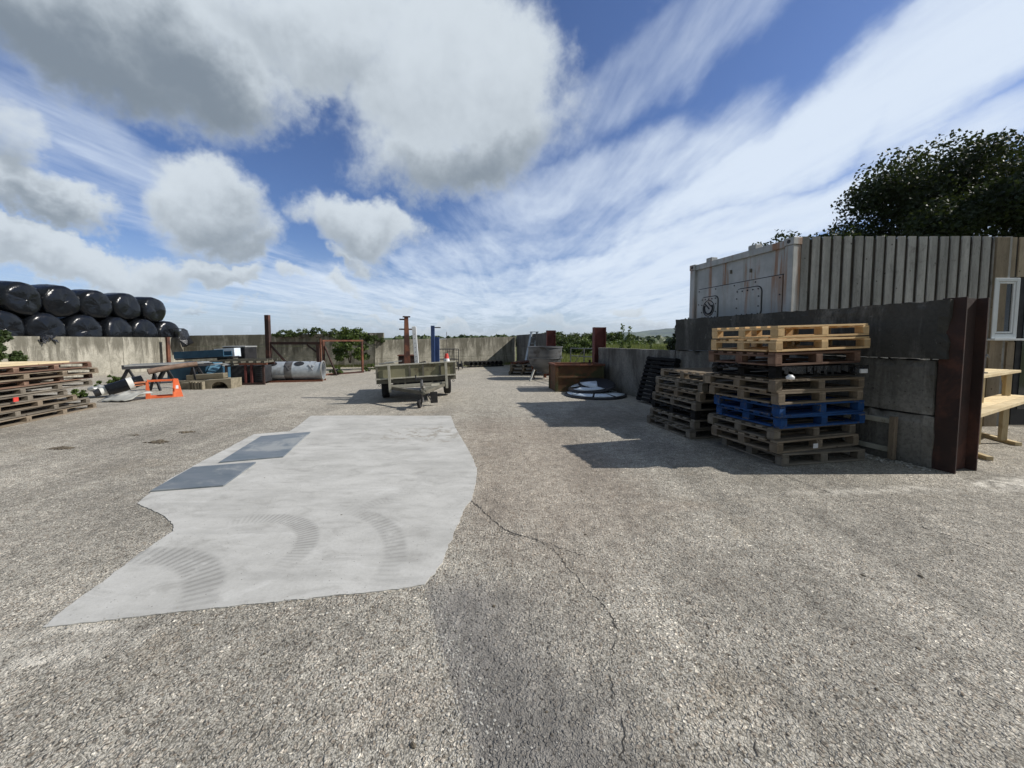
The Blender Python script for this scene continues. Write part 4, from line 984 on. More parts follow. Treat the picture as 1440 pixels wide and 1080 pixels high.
b = MB(); b.lathe([(.066, zt * .75), (.035, zt), (0, zt)], n=20); b.ob('tip', 'red_plastic', t, smooth=True)
b = MB(); b.box((0, 0, .01), (.26, .26, .02)); b.ob('base', 'red_plastic', t)
t = thing('rusty_chest', 'low rusty steel chest behind the rusty pillar on the trailer', 'steel box', on_deck(574, 10.6), R(12))
b = MB(); b.box((0, 0, .22), (.50, .4, .44)); b.ob('body', RUSTD, t, bevel=.02); b = MB(); b.box((0, 0, .455), (.54, .44, .03)); b.ob('lid', RUST, t, bevel=.006)
b = MB()
for i in range(14): a_ = jit(.25), jit(.15); b.beam((a_[0] - .2, a_[1], .02 + .022 * i), (a_[0] + .2, a_[1] + jit(.2), .06 + .022 * i), .05, .015)
tag(b.ob('metal_offcuts', 'steel_grey_tin', loc=on_deck(553, 9.7)), 'pale metal offcuts heaped at the left front of the trailer', 'metal offcuts')
b = MB()
for i in range(10): b.beam((jit(.5), jit(.2), .03 + .02 * i), (jit(.5), jit(.2), .1 + .02 * i), .04, .04)
tag(b.ob('scrap_bars', 'black_steel', loc=on_deck(600, 10.6)), 'dark scrap bars lying on the trailer between the white and blue pillars', 'scrap')

# ------------------------------------------------------------ things along the back wall
t = thing('wire_cage', 'dark wire cage frame standing behind the trailer at the back wall', 'cage', (G(632, 521).x - .2, 18.9, 0), R(25))
b = MB()
for x in (-.55, .55):
    for y in (-.4, .4): b.cyl((x, y, 0), (x, y, 1.05), .02, n=8)
for z in (.08, .55, 1.05):
    for y in (-.4, .4): b.cyl((-.55, y, z), (.55, y, z), .016, n=8)
    for x in (-.55, .55): b.cyl((x, -.4, z), (x, .4, z), .016, n=8)
b.ob('frame', 'black_steel', t)
b = MB()
for i in range(1, 10): b.cyl((-.55 + .11 * i, -.4, .08), (-.55 + .11 * i, -.4, 1.05), .007, n=5)
for i in range(1, 6): b.cyl((-.55, -.4, .08 + .16 * i), (.55, -.4, .08 + .16 * i), .006, n=5)
b.ob('mesh_panel', 'black_steel', t)
b = MB(); b.cyl((0, 0, 0), (0, 0, 1.9), .012, n=6); b.cyl((0, 0, .9), (.8, .3, 1.0), .01, n=6)
tag(b.ob('bent_rod', RUSTD, loc=(G(626, 521).x, 19.4, 0)), 'thin bent rusty rod standing beside the wire cage', 'rod')
t = thing('black_drum_reel', 'small black wheel-like reel on the ground right behind the trailer', 'reel', G(647, 519), 0)
b = MB(); b.lathe([(.07, -.12), (.2, -.12), (.2, -.08), (.09, -.06), (.09, .06), (.2, .08), (.2, .12), (.07, .12)], (0, 0, .2), 20, Matrix.Rotation(R(80), 3, 'Y')); b.ob('spool', 'black_plastic', t, smooth=True)
b = MB(); b.cyl((-.14, .0, .2), (.14, .03, .2), .05, n=10); b.ob('hub', 'steel_dull', t)
pd = (CC - BL).normalized(); pn = Vector((-pd.y, pd.x, 0))
pa = G(660, 517)
b = MB(); b.box((0, 0, .035), (2.25, .10, .07)); pr = tag(b.ob('timber_bearer', 'black_steel', loc=pa + pd * 1.06 + pn * .10, rz=math.atan2(pd.y, pd.x)), 'dark bearer on the ground under the row of black pipes', 'bearer')
for i in range(8):
    c = pa + pd * (.12 + .265 * i); b = MB(); Lp = .75
    b.lathe([(.10, 0), (.128, 0), (.128, .08), (.115, .09), (.115, Lp), (.09, Lp), (.09, .1), (.10, 0)], (0, 0, 0), 20, Matrix.Rotation(R(-90), 3, 'X'))
    o = b.ob('plastic_pipe', 'black_plastic', loc=(c.x, c.y, .128 + .072), rz=math.atan2(pd.y, pd.x), smooth=True); tag(o, ['leftmost', 'second', 'third', 'fourth', 'fifth', 'sixth', 'seventh', 'rightmost'][i] + ' short black pipe in the row of eight lying by the back wall', 'pipe', 'row of eight black pipes by the back wall')
# pallets with timber near the ladder
q = G(716, 527)
for i in range(3): pallet('grey' if i != 1 else 'tan', 1.15, .9, ['bottom pallet of the low stack in front of the ladder', 'middle brown pallet of the low stack in front of the ladder', 'top pallet of the low stack in front of the ladder'][i], q + Vector((jit(.05), jit(.05), .004 + .15 * i)), R(-8 + jit(4)), .144, group='low pallet stack by the ladder')
for i in range(5):
    b = MB(); b.cyl((jit(.05), -.05, 0), (.5 + jit(.2), .9, .03), .045, n=10); tag(b.ob('rusty_pipe', RUST, loc=q + Vector((.05 + .12 * i, .05, .455 + .05)), smooth=True), ['leftmost', 'second', 'middle', 'fourth', 'rightmost'][i] + ' short rusty pipe lying on the low pallet stack by the ladder', 'pipe', 'rusty pipes on the low pallet stack')
# ladder
t = thing('step_ladder', 'grey aluminium step ladder standing at the corner of the back wall', 'ladder')
a, bq = P(738, 508, 18.2), P(749.5, 468, 18.6); c, d = P(743.5, 514, 18.2), P(756.5, 468, 18.6)
a_, c2_ = Vector((a.x - .15, 18.15, 0)), Vector((c.x - .06, 18.1, 0))
def stile(p0, p1, nm='stile', w_=.10): b = MB(); b.beam(p0, p1, w_, .05); return b.ob(nm, 'galvanised', t)
e0, e1 = Vector((P(740, 500, 18.1).x - .12, 18.1, 0)), Vector((P(747.5, 467, 18.7).x, 18.7, P(747.5, 467, 18.7).z))
f0, f1 = e0 + Vector((.42, .05, 0)), e1 + Vector((.27, .05, 0))
stile(e0, e1); stile(f0, f1)
for i in range(1, 7): b = MB(); b.beam(e0.lerp(e1, i / 7), f0.lerp(f1, i / 7), .07, .03); b.ob('rung', 'galvanised', t)
stile(e0 + Vector((.1, .95, 0)), e1 + Vector((0, .05, -.02)), 'rear_leg', .05); stile(f0 + Vector((.25, .95, 0)), f1 + Vector((.03, .05, -.02)), 'rear_leg', .05)
b = MB(); b.box((e1 + f1) / 2 + Vector((0, .05, .01)), (.42, .2, .03)); b.ob('top_tray', 'galvanised', t)
# hopper
hc = Vector((1.28, 14.9, 0))
t = thing('steel_hopper', 'large dull grey round steel hopper with conical bottom beside the gate column', 'hopper', hc)
b = MB(); b.lathe([(.66, 1.24), (.68, 1.25), (.68, 1.21), (.65, 1.20), (.64, .80), (.60, .62), (.42, .38), (.16, .26), (.14, .20), (.12, .20), (.14, .28), (.38, .42), (.57, .66), (.61, .82), (.62, 1.24), (.66, 1.24)], n=40); b.ob('bowl', 'steel_dull', t, smooth=True)
b = MB(); b.lathe([(.655, .84), (.67, .84), (.67, .79), (.655, .79)], n=40, closed=True); b.ob('band', 'steel_dull', t, smooth=True)
for k_ in range(3):
    a_ = R(90 * k_ * 1.33 - 60); b = MB(); b.cyl((.52 * math.cos(a_), .52 * math.sin(a_), .6), (.42 * math.cos(a_), .42 * math.sin(a_), 0), .03, n=8); b.ob('leg', RUST, t)
b = MB(); b.cyl((0, 0, .2), (0, 0, .04), .06, n=12); b.ob('outlet', RUST, t)
p0, p1 = G(745, 536), P(751, 520, 14.2); b = MB(); b.beam(Vector((0, 0, .0)), p1 - p0, .06, .04); tag(b.ob('white_batten', 'white_sheet', loc=p0), 'short white batten leaning on the hopper above the dark ground patch', 'batten')
# rusty box
q0 = G(782, 551); t = thing('rusty_tank', 'open rusty rectangular steel tank with moss stains against the low wall', 'tank', q0 + Vector((0, .02, 0)), R(7))
L, D_, h = 1.42, .85, .80; th = .02
b = MB(); b.bb(0, L, 0, th, 0, h - .06); b.bb(0, L, D_ - th, D_, 0, h - .06); b.bb(0, th, th, D_ - th, 0, h - .06); b.bb(L - th, L, th, D_ - th, 0, h - .06); b.bb(th, L - th, th, D_ - th, .02, .04); b.ob('body', RUSTM, t)
b = MB(); b.bb(-.04, L + .04, -.04, .04, h - .058, h); b.bb(-.04, L + .04, D_ - .04, D_ + .04, h - .058, h); b.bb(-.04, .04, .041, D_ - .041, h - .058, h); b.bb(L - .04, L + .04, .041, D_ - .041, h - .058, h); b.ob('rim', RUST, t, bevel=.006)
b = MB(); b.bb(.06, L - .06, -.03, -.001, h * .49, h * .49 + .05); b.bb(-.01, .055, -.032, -.001, 0, h - .06); b.bb(L - .055, L + .01, -.032, -.001, 0, h - .06); b.bb(.056, L - .056, -.03, -.001, .0, .05); b.bb(-.031, -.001, -.03, .05, 0, h - .06); b.bb(-.031, -.001, D_ - .05, D_, 0, h - .06); b.ob('stiffener', RUSTM, t, bevel=.004)
b = MB(); b.cyl((L - .28, D_ / 2, h - .06), (L - .28, D_ / 2, h + .10), .035, n=10); b.ob('pipe_stub', RUSTD, t)

# discs
def disc(c, r, h, rot, label, gaps, rx=0, ry=0):
    t = thing('dished_cover', label, 'cover', c, rot, 'black and white round covers by the wall', rx, ry)
    b = MB(); b.lathe([(0, h - .03), (r * .5, h * .8 - .02), (r * .9, .05), (r, .05), (r + .03, .02), (r, 0), (0, 0)], n=48); b.ob('base_rim', 'black_plastic', t, smooth=True)
    for a0, a1, r0, r1 in gaps:
        b = MB(); n = 14; vs = []
        for i in range(n + 1):
            a_ = R(a0 + (a1 - a0) * i / n)
            for rr in (r0, (r0 + r1) / 2, r1):
                zz_ = .062 + (h - .03) * (1 - (rr / r) ** 1.5) + .006; vs.append((rr * r * math.cos(a_) if 0 else rr * math.cos(a_), rr * math.sin(a_), zz_))
        fs = [(3 * i + j, 3 * i + 3 + j, 3 * i + 4 + j, 3 * i + 1 + j) for i in range(n) for j in (0, 1)]
        b.add(vs, fs); o = b.ob('white_panel', 'white_gloss', t, smooth=True); o.modifiers.new('s', 'SOLIDIFY').thickness = .012
    return t
dc0 = G(840, 558); dc0.y += .25
disc(dc0, .80, .10, 0, 'large round black cover with white panels lying flat by the low wall', [(-150, -108, .22, .76), (-104, -66, .15, .77), (-58, -12, .2, .76), (165, 205, .3, .76), (20, 100, .2, .7)])
disc(dc0 + Vector((-.06, .20, .17)), .62, .06, R(10), 'smaller round cover with one white quarter lying on the large cover', [(-170, -75, .12, .57), (75, 160, .1, .56)], ry=R(-6), rx=R(3))
disc(dc0 + Vector((.10, .30, .26)), .48, .07, R(30), 'topmost tilted cover with a single white wedge on the pile of round covers', [(-215, -130, .03, .46)], rx=R(9), ry=R(-7))

# grey perforated drums
q = G(358, 539); q2 = G(449, 537); dq = (q2 - q); dq.z = 0; rzt = math.atan2(dq.y, dq.x); LT = dq.length
t = thing('metal_duct', 'big pale grey metal duct with oval holes lying along the back of the yard', 'duct', q + Vector((0, .42, .06)), rzt)
r = .33; MX = Matrix.Rotation(R(90), 3, 'Y')
def tube(x0, x1, r, hole=True, th=.012):
    b = MB(); b.lathe([(r, x0), (r, x1), (r - th, x1), (r - th, x0), (r, x0)], (0, 0, r), 40, MX); return b
o = tube(0, LT * .44, r).ob('section', 'galvanised', t, smooth=True)
tube(LT * .445, LT * .86, r).ob('section', 'galvanised', t, smooth=True)
tube(LT * .86, LT * .965, r * .95).ob('section', 'galvanised', t, smooth=True)
b = MB(); b.lathe([(r * .97, LT * .965), (r * 1.06, LT * .965), (r * 1.06, LT * .985), (r * .97, LT * .985)], (0, 0, r), 40, MX, True); b.ob('end_ring', 'steel_grey_tin', t, smooth=True)
b = MB(); b.lathe([(r + .004, LT * .39), (r + .012, LT * .40), (r + .012, LT * .50), (r + .004, LT * .51)], (0, 0, r), 40, MX, True); b.ob('joint_band', 'steel_dull', t, smooth=True)
b = MB(); b.bb(0, LT * .40, -r - .02, -r * .9, r * .62, r * .66); b.ob('seam', 'steel_dull', t)
for x, s_ in ((LT * .20, .16), (LT * .62, .17)):
    b = MB(); a_ = R(52); c = Vector((x, -math.cos(a_) * (r + .003), r + math.sin(a_) * (r + .003)))
    MM = Matrix.Rotation(-(R(90) - a_), 3, 'X')
    MM = Matrix.Rotation(R(90) - a_, 3, 'X')
    for i in range(1): b.add([c + MM @ Vector((s_ * .95 * math.cos(2 * math.pi * j / 24), .10 * math.sin(2 * math.pi * j / 24), -.012 + .0 * j)) for j in range(24)] + [c + MM @ Vector((s_ * .95 * math.cos(2 * math.pi * j / 24), .10 * math.sin(2 * math.pi * j / 24), .012)) for j in range(24)], [tuple(range(24)), tuple(range(24, 48))] + [(j, (j + 1) % 24, (j + 1) % 24 + 24, j + 24) for j in range(24)])
    b.ob('port', 'black_plastic', t)
for x in (LT * .43, LT * .80):
    b = MB(); zc = r
    for a0, a1 in ((80, 25), (40, 5)):
        p0 = Vector((x - .06, -math.cos(R(a0)) * (r + .02), zc + math.sin(R(a0)) * (r + .02))); p1 = Vector((x + .10, -math.cos(R(a1)) * (r + .02), zc + math.sin(R(a1)) * (r + .02))); b.beam(p0, p1, .05, .012)
    b.ob('strap', 'black_steel' if x < 1.2 else 'steel_dull', t)
b = MB(); b.box((0, 0, .03), (LT + .1, .08, .06)); b.box((0, .45, .03), (LT + .1, .08, .06)); tag(b.ob('duct_rails', RUST, loc=(q + q2) / 2 + Vector((0, .14, 0)), rz=rzt), 'pair of rusty rails on the ground under the grey duct', 'rails')

# rusty frames
p_ = P(378, 500, 17.6)
t = thing('steel_gantry', 'rusty steel gantry with a tall post and braced beam in front of the back wall', 'steel frame', (p_.x, 17.6, 0), R(2))
tz = P(378, 443, 17.6).z; zb = P(400, 482, 17.6).z; xr = P(446, 482, 17.6).x - p_.x
b = MB(); b.bb(-.09, .09, -.09, .09, 0, tz); b.ob('post', RUSTD, t, bevel=.006)
b = MB(); b.bb(.092, xr + .3, -.05, .05, zb - .08, zb + .04); b.ob('beam', RUSTD, t, bevel=.004)
b = MB(); b.bb(xr - .07, xr + .07, -.06, .06, 0, zb - .082); b.ob('post', RUSTD, t, bevel=.004)
b = MB(); b.beam((.10, 0, zb - .12), (.95, 0, .25), .08, .07); b.ob('brace', RUSTD, t)
b = MB(); b.beam((xr - .5, 0, zb - .09), (xr - .08, 0, zb - .42), .07, .06); b.ob('brace', RUSTD, t)
a, c = G(456, 528), G(510, 524)
t = thing('steel_goalpost', 'thin rusty rectangular steel frame standing upright right of the grey duct', 'steel frame', a, math.atan2((c - a).y, (c - a).x))
L = (c - a).length; zh = P(480, 478, a.y).z
for x in (0, L): b = MB(); b.bb(x - .04, x + .04, -.04, .04, .07, zh - .07); b.ob('upright', RUST, t, bevel=.004)
b = MB(); b.bb(-.05, L + .05, -.04, .04, zh - .068, zh); b.ob('top_bar', RUST, t, bevel=.004)
b = MB(); b.bb(-.05, L + .05, -.04, .04, 0, .068); b.ob('bottom_bar', RUST, t, bevel=.004)
b = MB(); b.beam((.02, -.05, 1.25), (.30, -.45, .0), .06, .05); b.beam((.10, .3, 0), (.30, -.45, .04), .05, .05); b.ob('strut', RUSTD, t)
b = MB(); b.beam((0, 0, .02), (0, 0, 1.55), .05, .05); tag(b.ob('rusty_stake', RUST, loc=(G(452, 531).x, G(452, 531).y, 0)), 'thin rusty stake standing at the open right end of the grey duct', 'stake')

# black tank on stand
p_ = P(338, 500, 16.4); zt = P(338, 486.5, 16.4).z
t = thing('black_tank', 'square black plastic tank with pale lid edge in front of the back wall', 'tank', (p_.x, 16.4, 0), R(3))
b = MB(); b.bb(-.46, .46, -.4, .4, .45, zt - .05); b.ob('body', 'black_plastic', t, bevel=.04)
b = MB(); b.bb(-.47, .47, -.41, .41, zt - .048, zt); b.ob('lid', 'steel_grey_tin', t, bevel=.01)
b = MB(); b.cyl((.40, -.40, .62), (.40, -.47, .62), .05, n=14); b.cyl((.05, -.40, .60), (.05, -.45, .60), .03, n=12); b.ob('outlet', 'white_paint', t)
b = MB(); b.bb(-.5, .5, -.45, .45, 0, .448); b.ob('stand', RUSTD, t)
# rusty machine
q = G(316, 542); t = thing('rusty_machine', 'dark rusty machine frame with ladder-like rails left of the grey duct', 'machine', q + Vector((.0, .05, 0)), R(8))
Lm, hm = 1.2, .86
b = MB()
for x in (0.03, .62, .74, Lm - .03):
    pass
for (x, mat) in ((.03, 'rust_dark'), (.62, 'red_oxide'), (.80, 'red_oxide'), (1.17, 'rust_dark')):
    b = MB(); b.bb(x - .03, x + .03, -.02, .04, .07, hm - .20); b.ob('upright', mat, t)
b = MB(); b.bb(0, Lm, -.03, .05, 0, .068); b.bb(0, Lm, .75, .83, 0, .068); b.ob('base_beam', 'rust_dark', t)
b = MB(); b.bb(.45, Lm + .1, -.05, .03, hm - .19, hm - .13); b.bb(-.1, Lm, .7, .78, hm - .19, hm - .13); b.ob('top_rail', 'rust', t)
b = MB(); b.bb(.1, Lm - .05, .10, .65, .07, hm - .22); b.ob('body', 'black_steel', t, bevel=.02)
b = MB()
for i in range(6):
    x = -.05 + .24 * i; b.bb(x, x + .05, -.04, .72, hm - .128, hm - .06)
b.bb(-.1, Lm + .12, -.05, .0, hm - .058, hm - .01); b.bb(-.1, Lm + .12, .3, .35, hm - .058, hm - .01); b.bb(-.1, Lm + .12, .68, .73, hm - .058, hm - .01); b.ob('ladder_rail', 'khaki_dark', t)
b = MB()
for i in range(7): b.box((1.0, .08, .15 + .07 * i), (.16, .03, .025))
b.ob('rack_teeth', 'black_steel', t)

# blue hopper parts and long rack
q = P(300, 530, 14.4)
t = thing('blue_skip', 'dark blue steel skip with sloping pale blue end behind the timber sleepers', 'skip', (P(238, 520, 14.4).x, 14.3, 0), R(2))
Ls = P(311, 520, 14.4).x - P(238, 520, 14.4).x; hs = P(300, 510, 14.4).z
b = MB(); b.ext([(0, 0, 0), (Ls * .70, 0, 0), (Ls * .74, 0, hs), (0, 0, hs)], (0, 1.0, 0)); b.ob('body', 'blue_steel', t, bevel=.01)
b = MB(); b.ext([(Ls * .745, .25, hs * .98), (Ls * .97, .25, hs * .98), (Ls * .95, -.05, hs * .5), (Ls * .80, -.30, .1)], (0, .02, .02)); b.ob('end_plate', 'blue_pale', t)
b = MB(); b.ext([(Ls * .80, -.06, .15), (Ls * 1.04, -.06, hs * .72), (Ls * 1.06, -.06, .08)], (0, .9, 0)); b.ob('chute', 'blue_steel', t)
b = MB(); b.ob if 0 else None
p0, p1 = P(251, 503, 14.9), P(318, 497, 14.9)
t = thing('blue_beam', 'long dark blue steel channel lying on top of the blue skip', 'steel channel', (p0.x, 14.7, hs + .12), R(2), ry=-R(3))
Lb = p1.x - p0.x; b = MB(); b.bb(0, Lb, 0, .04, 0, .27); b.bb(0, Lb, .04, .5, .0, .03); b.bb(0, Lb, .46, .5, .03, .2); b.ob('channel', 'blue_steel', t, bevel=.004)
b = MB(); b.bb(0.0, Lb + .3, .05, .45, -.05, -.004); b.ob('packing', 'black_steel', t)
p0 = P(303, 496, 15.4); t = thing('white_trough', 'pale white metal trough beside the black tank, behind the blue channel', 'trough', (p0.x, 15.35, P(303, 500, 15.4).z - .08), R(4), ry=-R(3))
b = MB(); Lw = P(330, 496, 15.4).x - p0.x; b.bb(0, Lw, 0, .02, 0, .34); b.bb(0, Lw, .02, .4, 0, .02); b.bb(0, Lw, .38, .4, .02, .34); b.bb(Lw - .02, Lw, .02, .38, .02, .34); b.ob('shell', 'white_gloss', t, bevel=.004)
b = MB(); b.bb(.05, Lw - .1, .05, .35, -.85, -.002); b.ob('prop', 'khaki_dark', t)
# long dark rack
a, c = P(158, 520, 11.9), P(292, 508.5, 13.6)
t = thing('steel_rack', 'long low dark steel rack table carrying bars, in front of the long pale wall', 'rack')
za = P(200, 517.5, 12.4).z
A_, C_ = Vector((a.x, 12.2, za)), Vector((c.x, 13.9, za + .02)); d_ = (C_ - A_).normalized(); n_ = Vector((-d_.y, d_.x, 0))
b = MB()
for o_, dz_, mm in ((0, 0, 0), (.25, .02, 0), (.5, -.01, 0), (.75, .03, 0)): b.beam(A_ + n_ * o_ + Vector((0, 0, dz_)), C_ + n_ * o_ + Vector((0, 0, dz_)), .12, .07)
b.ob('top_bar', 'black_steel', t)
for u in (.06, .45, .80):
    for s_ in (-1, 1):
        p0 = A_.lerp(C_, u); b = MB(); b.beam((p0.x, p0.y, za - .04), (p0.x + s_ * .28, p0.y + s_ * .05, 0), .05, .05); b.ob('leg', 'black_steel', t)
        p0 = p0 + n_ * .7; b = MB(); b.beam((p0.x, p0.y, za - .04), (p0.x + s_ * .28, p0.y + s_ * .05, 0), .05, .05); b.ob('leg', 'black_steel', t)
for i in range(4):
    p0 = A_.lerp(C_, .02 + .03 * i) + n_ * (.1 + .2 * i) + Vector((0, 0, .075)); p1 = p0 + d_ * random.uniform(1.2, 2.2); b = MB(); b.beam(Vector((0, 0, 0)), p1 - p0, .07, .05)
    tag(b.ob('steel_bar', ['steel_grey_tin', 'black_steel', 'galvanised', 'steel_dull'][i], loc=p0), ['pale tin bar at the front of the long dark rack', 'black bar second from the front on the long dark rack', 'bright grey bar third from the front on the rack', 'dull grey bar at the back of the long dark rack'][i], 'steel bar')
# brown pipe
p0, p1 = P(208, 523, 11.2), P(277, 512, 12.1); b = MB(); n = 10
for i in range(n):
    u0, u1 = i / n, (i + 1) / n; r0 = .075 + .03 * max(0, .35 - u0); r1 = .075 + .03 * max(0, .35 - u1)
    b.cyl((p1 - p0) * u0 + Vector((0, 0, .03 * math.sin(u0 * 3))), (p1 - p0) * u1 + Vector((0, 0, .03 * math.sin(u1 * 3))), r0, r1, 14)
tag(b.ob('brown_pipe', mottled('brown_wrap', (.13, .085, .06), (.22, .15, .11), 5, .8, 0, .5), loc=p0, smooth=True), 'long brown wrapped pipe resting above the orange bracket', 'pipe')
b = MB()
for u in (.12, .9): q_ = p0.lerp(p1, u); b.beam((q_.x - .15, q_.y, 0), (q_.x, q_.y, q_.z - .08), .05, .05); b.beam((q_.x + .15, q_.y, 0), (q_.x, q_.y, q_.z - .08), .05, .05)
tag(b.ob('pipe_trestle', 'black_steel'), 'black trestle legs holding up the brown wrapped pipe', 'trestle')
# black roll
p0, p1 = P(150, 549, 10.0), P(199, 535, 10.5)
t = thing('black_roll', 'thick roll wrapped in black film with white tape bands on the ground', 'roll'); d_ = p1 - p0
b = MB(); b.cyl(p0, p0 + d_ * .62, .15, .16, 20); b.cyl(p0 + d_ * .74, p1 + d_ * .05, .155, .14, 20); b.ob('film_wrap', 'bale_film', t, smooth=True)
b = MB(); b.cyl(p0 + d_ * .60, p0 + d_ * .76, .166, n=20); b.ob('tape_band', 'tape', t, smooth=True)
b = MB(); b.cyl(p0 - d_ * .16, p0, .10, .11, 16); b.ob('tape_band', 'tape', t, smooth=True)
b = MB(); b.cyl(p0 - d_ * .34, p0 - d_ * .165, .085, .085, 14); b.ob('core', 'black_plastic', t, smooth=True)
b = MB()
c0 = G(136, 566); vs = []
for i in range(9):
    for j in range(5): vs.append((i * .085 + j * .05, j * .13, .02 + .09 * abs(math.sin(i * 1.1 + j)) * (.4 + .6 * (j > 1)) + .03 * j))
b.add(vs, [(i * 5 + j, i * 5 + 5 + j, i * 5 + 6 + j, i * 5 + 1 + j) for i in range(8) for j in range(4)])
o = tag(b.ob('white_sheeting', 'white_sheet', loc=c0, smooth=True), 'crumpled whitish sheeting on the ground below the black roll', 'sheeting'); o.modifiers.new('s', 'SOLIDIFY').thickness = .01
b = MB()
for i in range(14): pebble(b, (jit(.18), jit(.10), .1 + jit(.05)), random.uniform(.08, .13), .8)
tag(b.ob('plastic_scraps', 'steel_grey_tin', loc=G(132, 562) + Vector((-.3, .5, .1))), 'grey plastic scraps at the right foot of the left pallet pile', 'scraps')
# orange bracket
q = G(206, 561); t = thing('orange_bracket', 'bright orange steel bracket frame with triangular side plates on the ground', 'bracket', q, R(34)); t.scale = (.70, .70, .80)
def tri(x, th=.02):
    b = MB(); b.ext([(x, 0, 0), (x, .62, 0), (x, .38, .58), (x, .22, .60)], (th, 0, 0)); return b
b = tri(.0); b.ob('side_plate', 'orange_paint', t, bevel=.004)
b = tri(.72); s2_ = b.ob('side_plate', 'orange_paint', t, bevel=.004)
b = MB(); b.bb(.022, .72, .22, .34, .52, .58); b.ob('crossbar', 'orange_paint', t, bevel=.004); b = MB(); b.bb(.022, .72, .0, .10, .0, .05); b.ob('crossbar', 'orange_paint', t, bevel=.004); b = MB(); b.bb(.022, .72, .52, .62, .0, .05); b.ob('crossbar', 'orange_paint', t, bevel=.004)
b = MB(); b.ext([(.745, .02, .0), (1.02, .05, .0), (.86, .30, .58), (.745, .30, .60)], (0, .025, 0)); f_ = b.ob('face_plate', 'orange_paint', t, bevel=.004)
b = MB(); b.ext([(-.02, -.03, .0), (.12, -.03, .0), (.05, .12, .52), (-.02, .12, .52)], (0, .02, 0)); b.ob('face_plate', 'orange_paint', t, bevel=.004)
b = MB(); b.beam((-.35, .30, .50), (-.002, .30, .52), .14, .05); b.beam((-.35, .30, .42), (-.002, .30, .44), .10, .03); b.ob('fork_arm', mottled('orange_worn', (.45, .16, .08), (.6, .25, .13), 6, .7), t, bevel=.004)
b = MB(); b.ext([(.82, .010, .28), (.90, .010, .28), (.89, .07, .38), (.82, .07, .38)], (0, -.006, 0)); b.ob('sticker', 'white_paint', f_)
# sleepers
def sleeper(px, py, Y, L, w_, h_, rz, lab, mat='wood_mossy_x', tilt=0):
    p_ = P(px, py, Y); b = MB(); b.bb(0, L, 0, w_, 0, h_); o = b.ob('timber_sleeper', mat, loc=(p_.x, Y, max(0.0, p_.z)), rz=rz, bevel=.012); o.rotation_euler.y = -tilt; tag(o, lab, 'sleeper', 'mossy sleepers by the blue skip')
sleeper(252, 543, 11.75, 1.15, .24, .15, R(8), 'lower mossy timber sleeper in the heap in front of the blue skip', tilt=R(1))
sleeper(262, 535, 11.95, 1.05, .26, .16, R(10), 'topmost mossy timber sleeper in the heap in front of the blue skip', tilt=R(3))
sleeper(254, 552, 11.6, .25, .3, .2, R(5), 'short upright mossy block under the left end of the sleepers', 'wood_mossy_z')
b = MB(); p_ = G(285, 548)
for i in range(5): b.box((.1 + .09 * i - .5, .06, .12), (.055, .12, .24), Matrix.Rotation(jit(.1), 3, 'Y'))
tag(b.ob('timber_offcuts', 'wood_mossy_z', loc=p_, bevel=.008), 'row of short upright mossy offcuts under the sleepers', 'offcuts')
# concrete arch block
q = G(286, 547); t = thing('arched_block', 'mossy concrete drain block with a dark semicircular opening', 'concrete block', q, R(8))
w_, h_ = .78, .30; pts_ = [(0, 0, 0)]; cx_, r_ = .45, .24
prof = [(0, 0), (cx_ - r_, 0)] + [(cx_ - r_ * math.cos(R(a_)), r_ * .9 * math.sin(R(a_))) for a_ in range(15, 180, 15)] + [(cx_ + r_, 0), (w_, 0), (w_, h_), (0, h_ - .04)]
b = MB()
outer = [(x, 0, z) for x, z in prof]
n = len(prof); vs = [(x, 0, z) for x, z in prof] + [(x, .6, z) for x, z in prof]
b.add(vs, [tuple(range(n)), tuple(range(n, 2 * n))[::-1]] + [(i, (i + 1) % n, (i + 1) % n + n, i + n) for i in range(n)])
b.ob('shell', 'wood_mossy_x', t); b = MB(); b.bb(.05, w_ - .05, .605, .62, 0, h_ - .06); b.ob('back_plate', 'dark_soil', t)
b = MB(); b.ext([(0, 0, 0), (.35, -.02, .02), (.5, .2, .05), (.1, .3, .04)], (0, 0, .01)); b.ext([(.2, .1, .03), (.5, .0, -.08), (.62, .12, .0)], (0, 0, .01))
tag(b.ob('torn_tin_sheet', 'steel_grey_tin', loc=P(296, 513, 13.2)), 'bent pale tin sheet lying over the blue skip by the rusty machine', 'tin sheet')
b = MB()
for i in range(7): b.beam((jit(.1), .1 * i, .02), (.75 + jit(.2), .1 * i + jit(.1), .06), .07, .04)
tag(b.ob('timber_battens', 'wood_tan_x', loc=P(297, 509, 13.9)), 'brown battens lying between the blue channel and the tin sheet', 'battens')

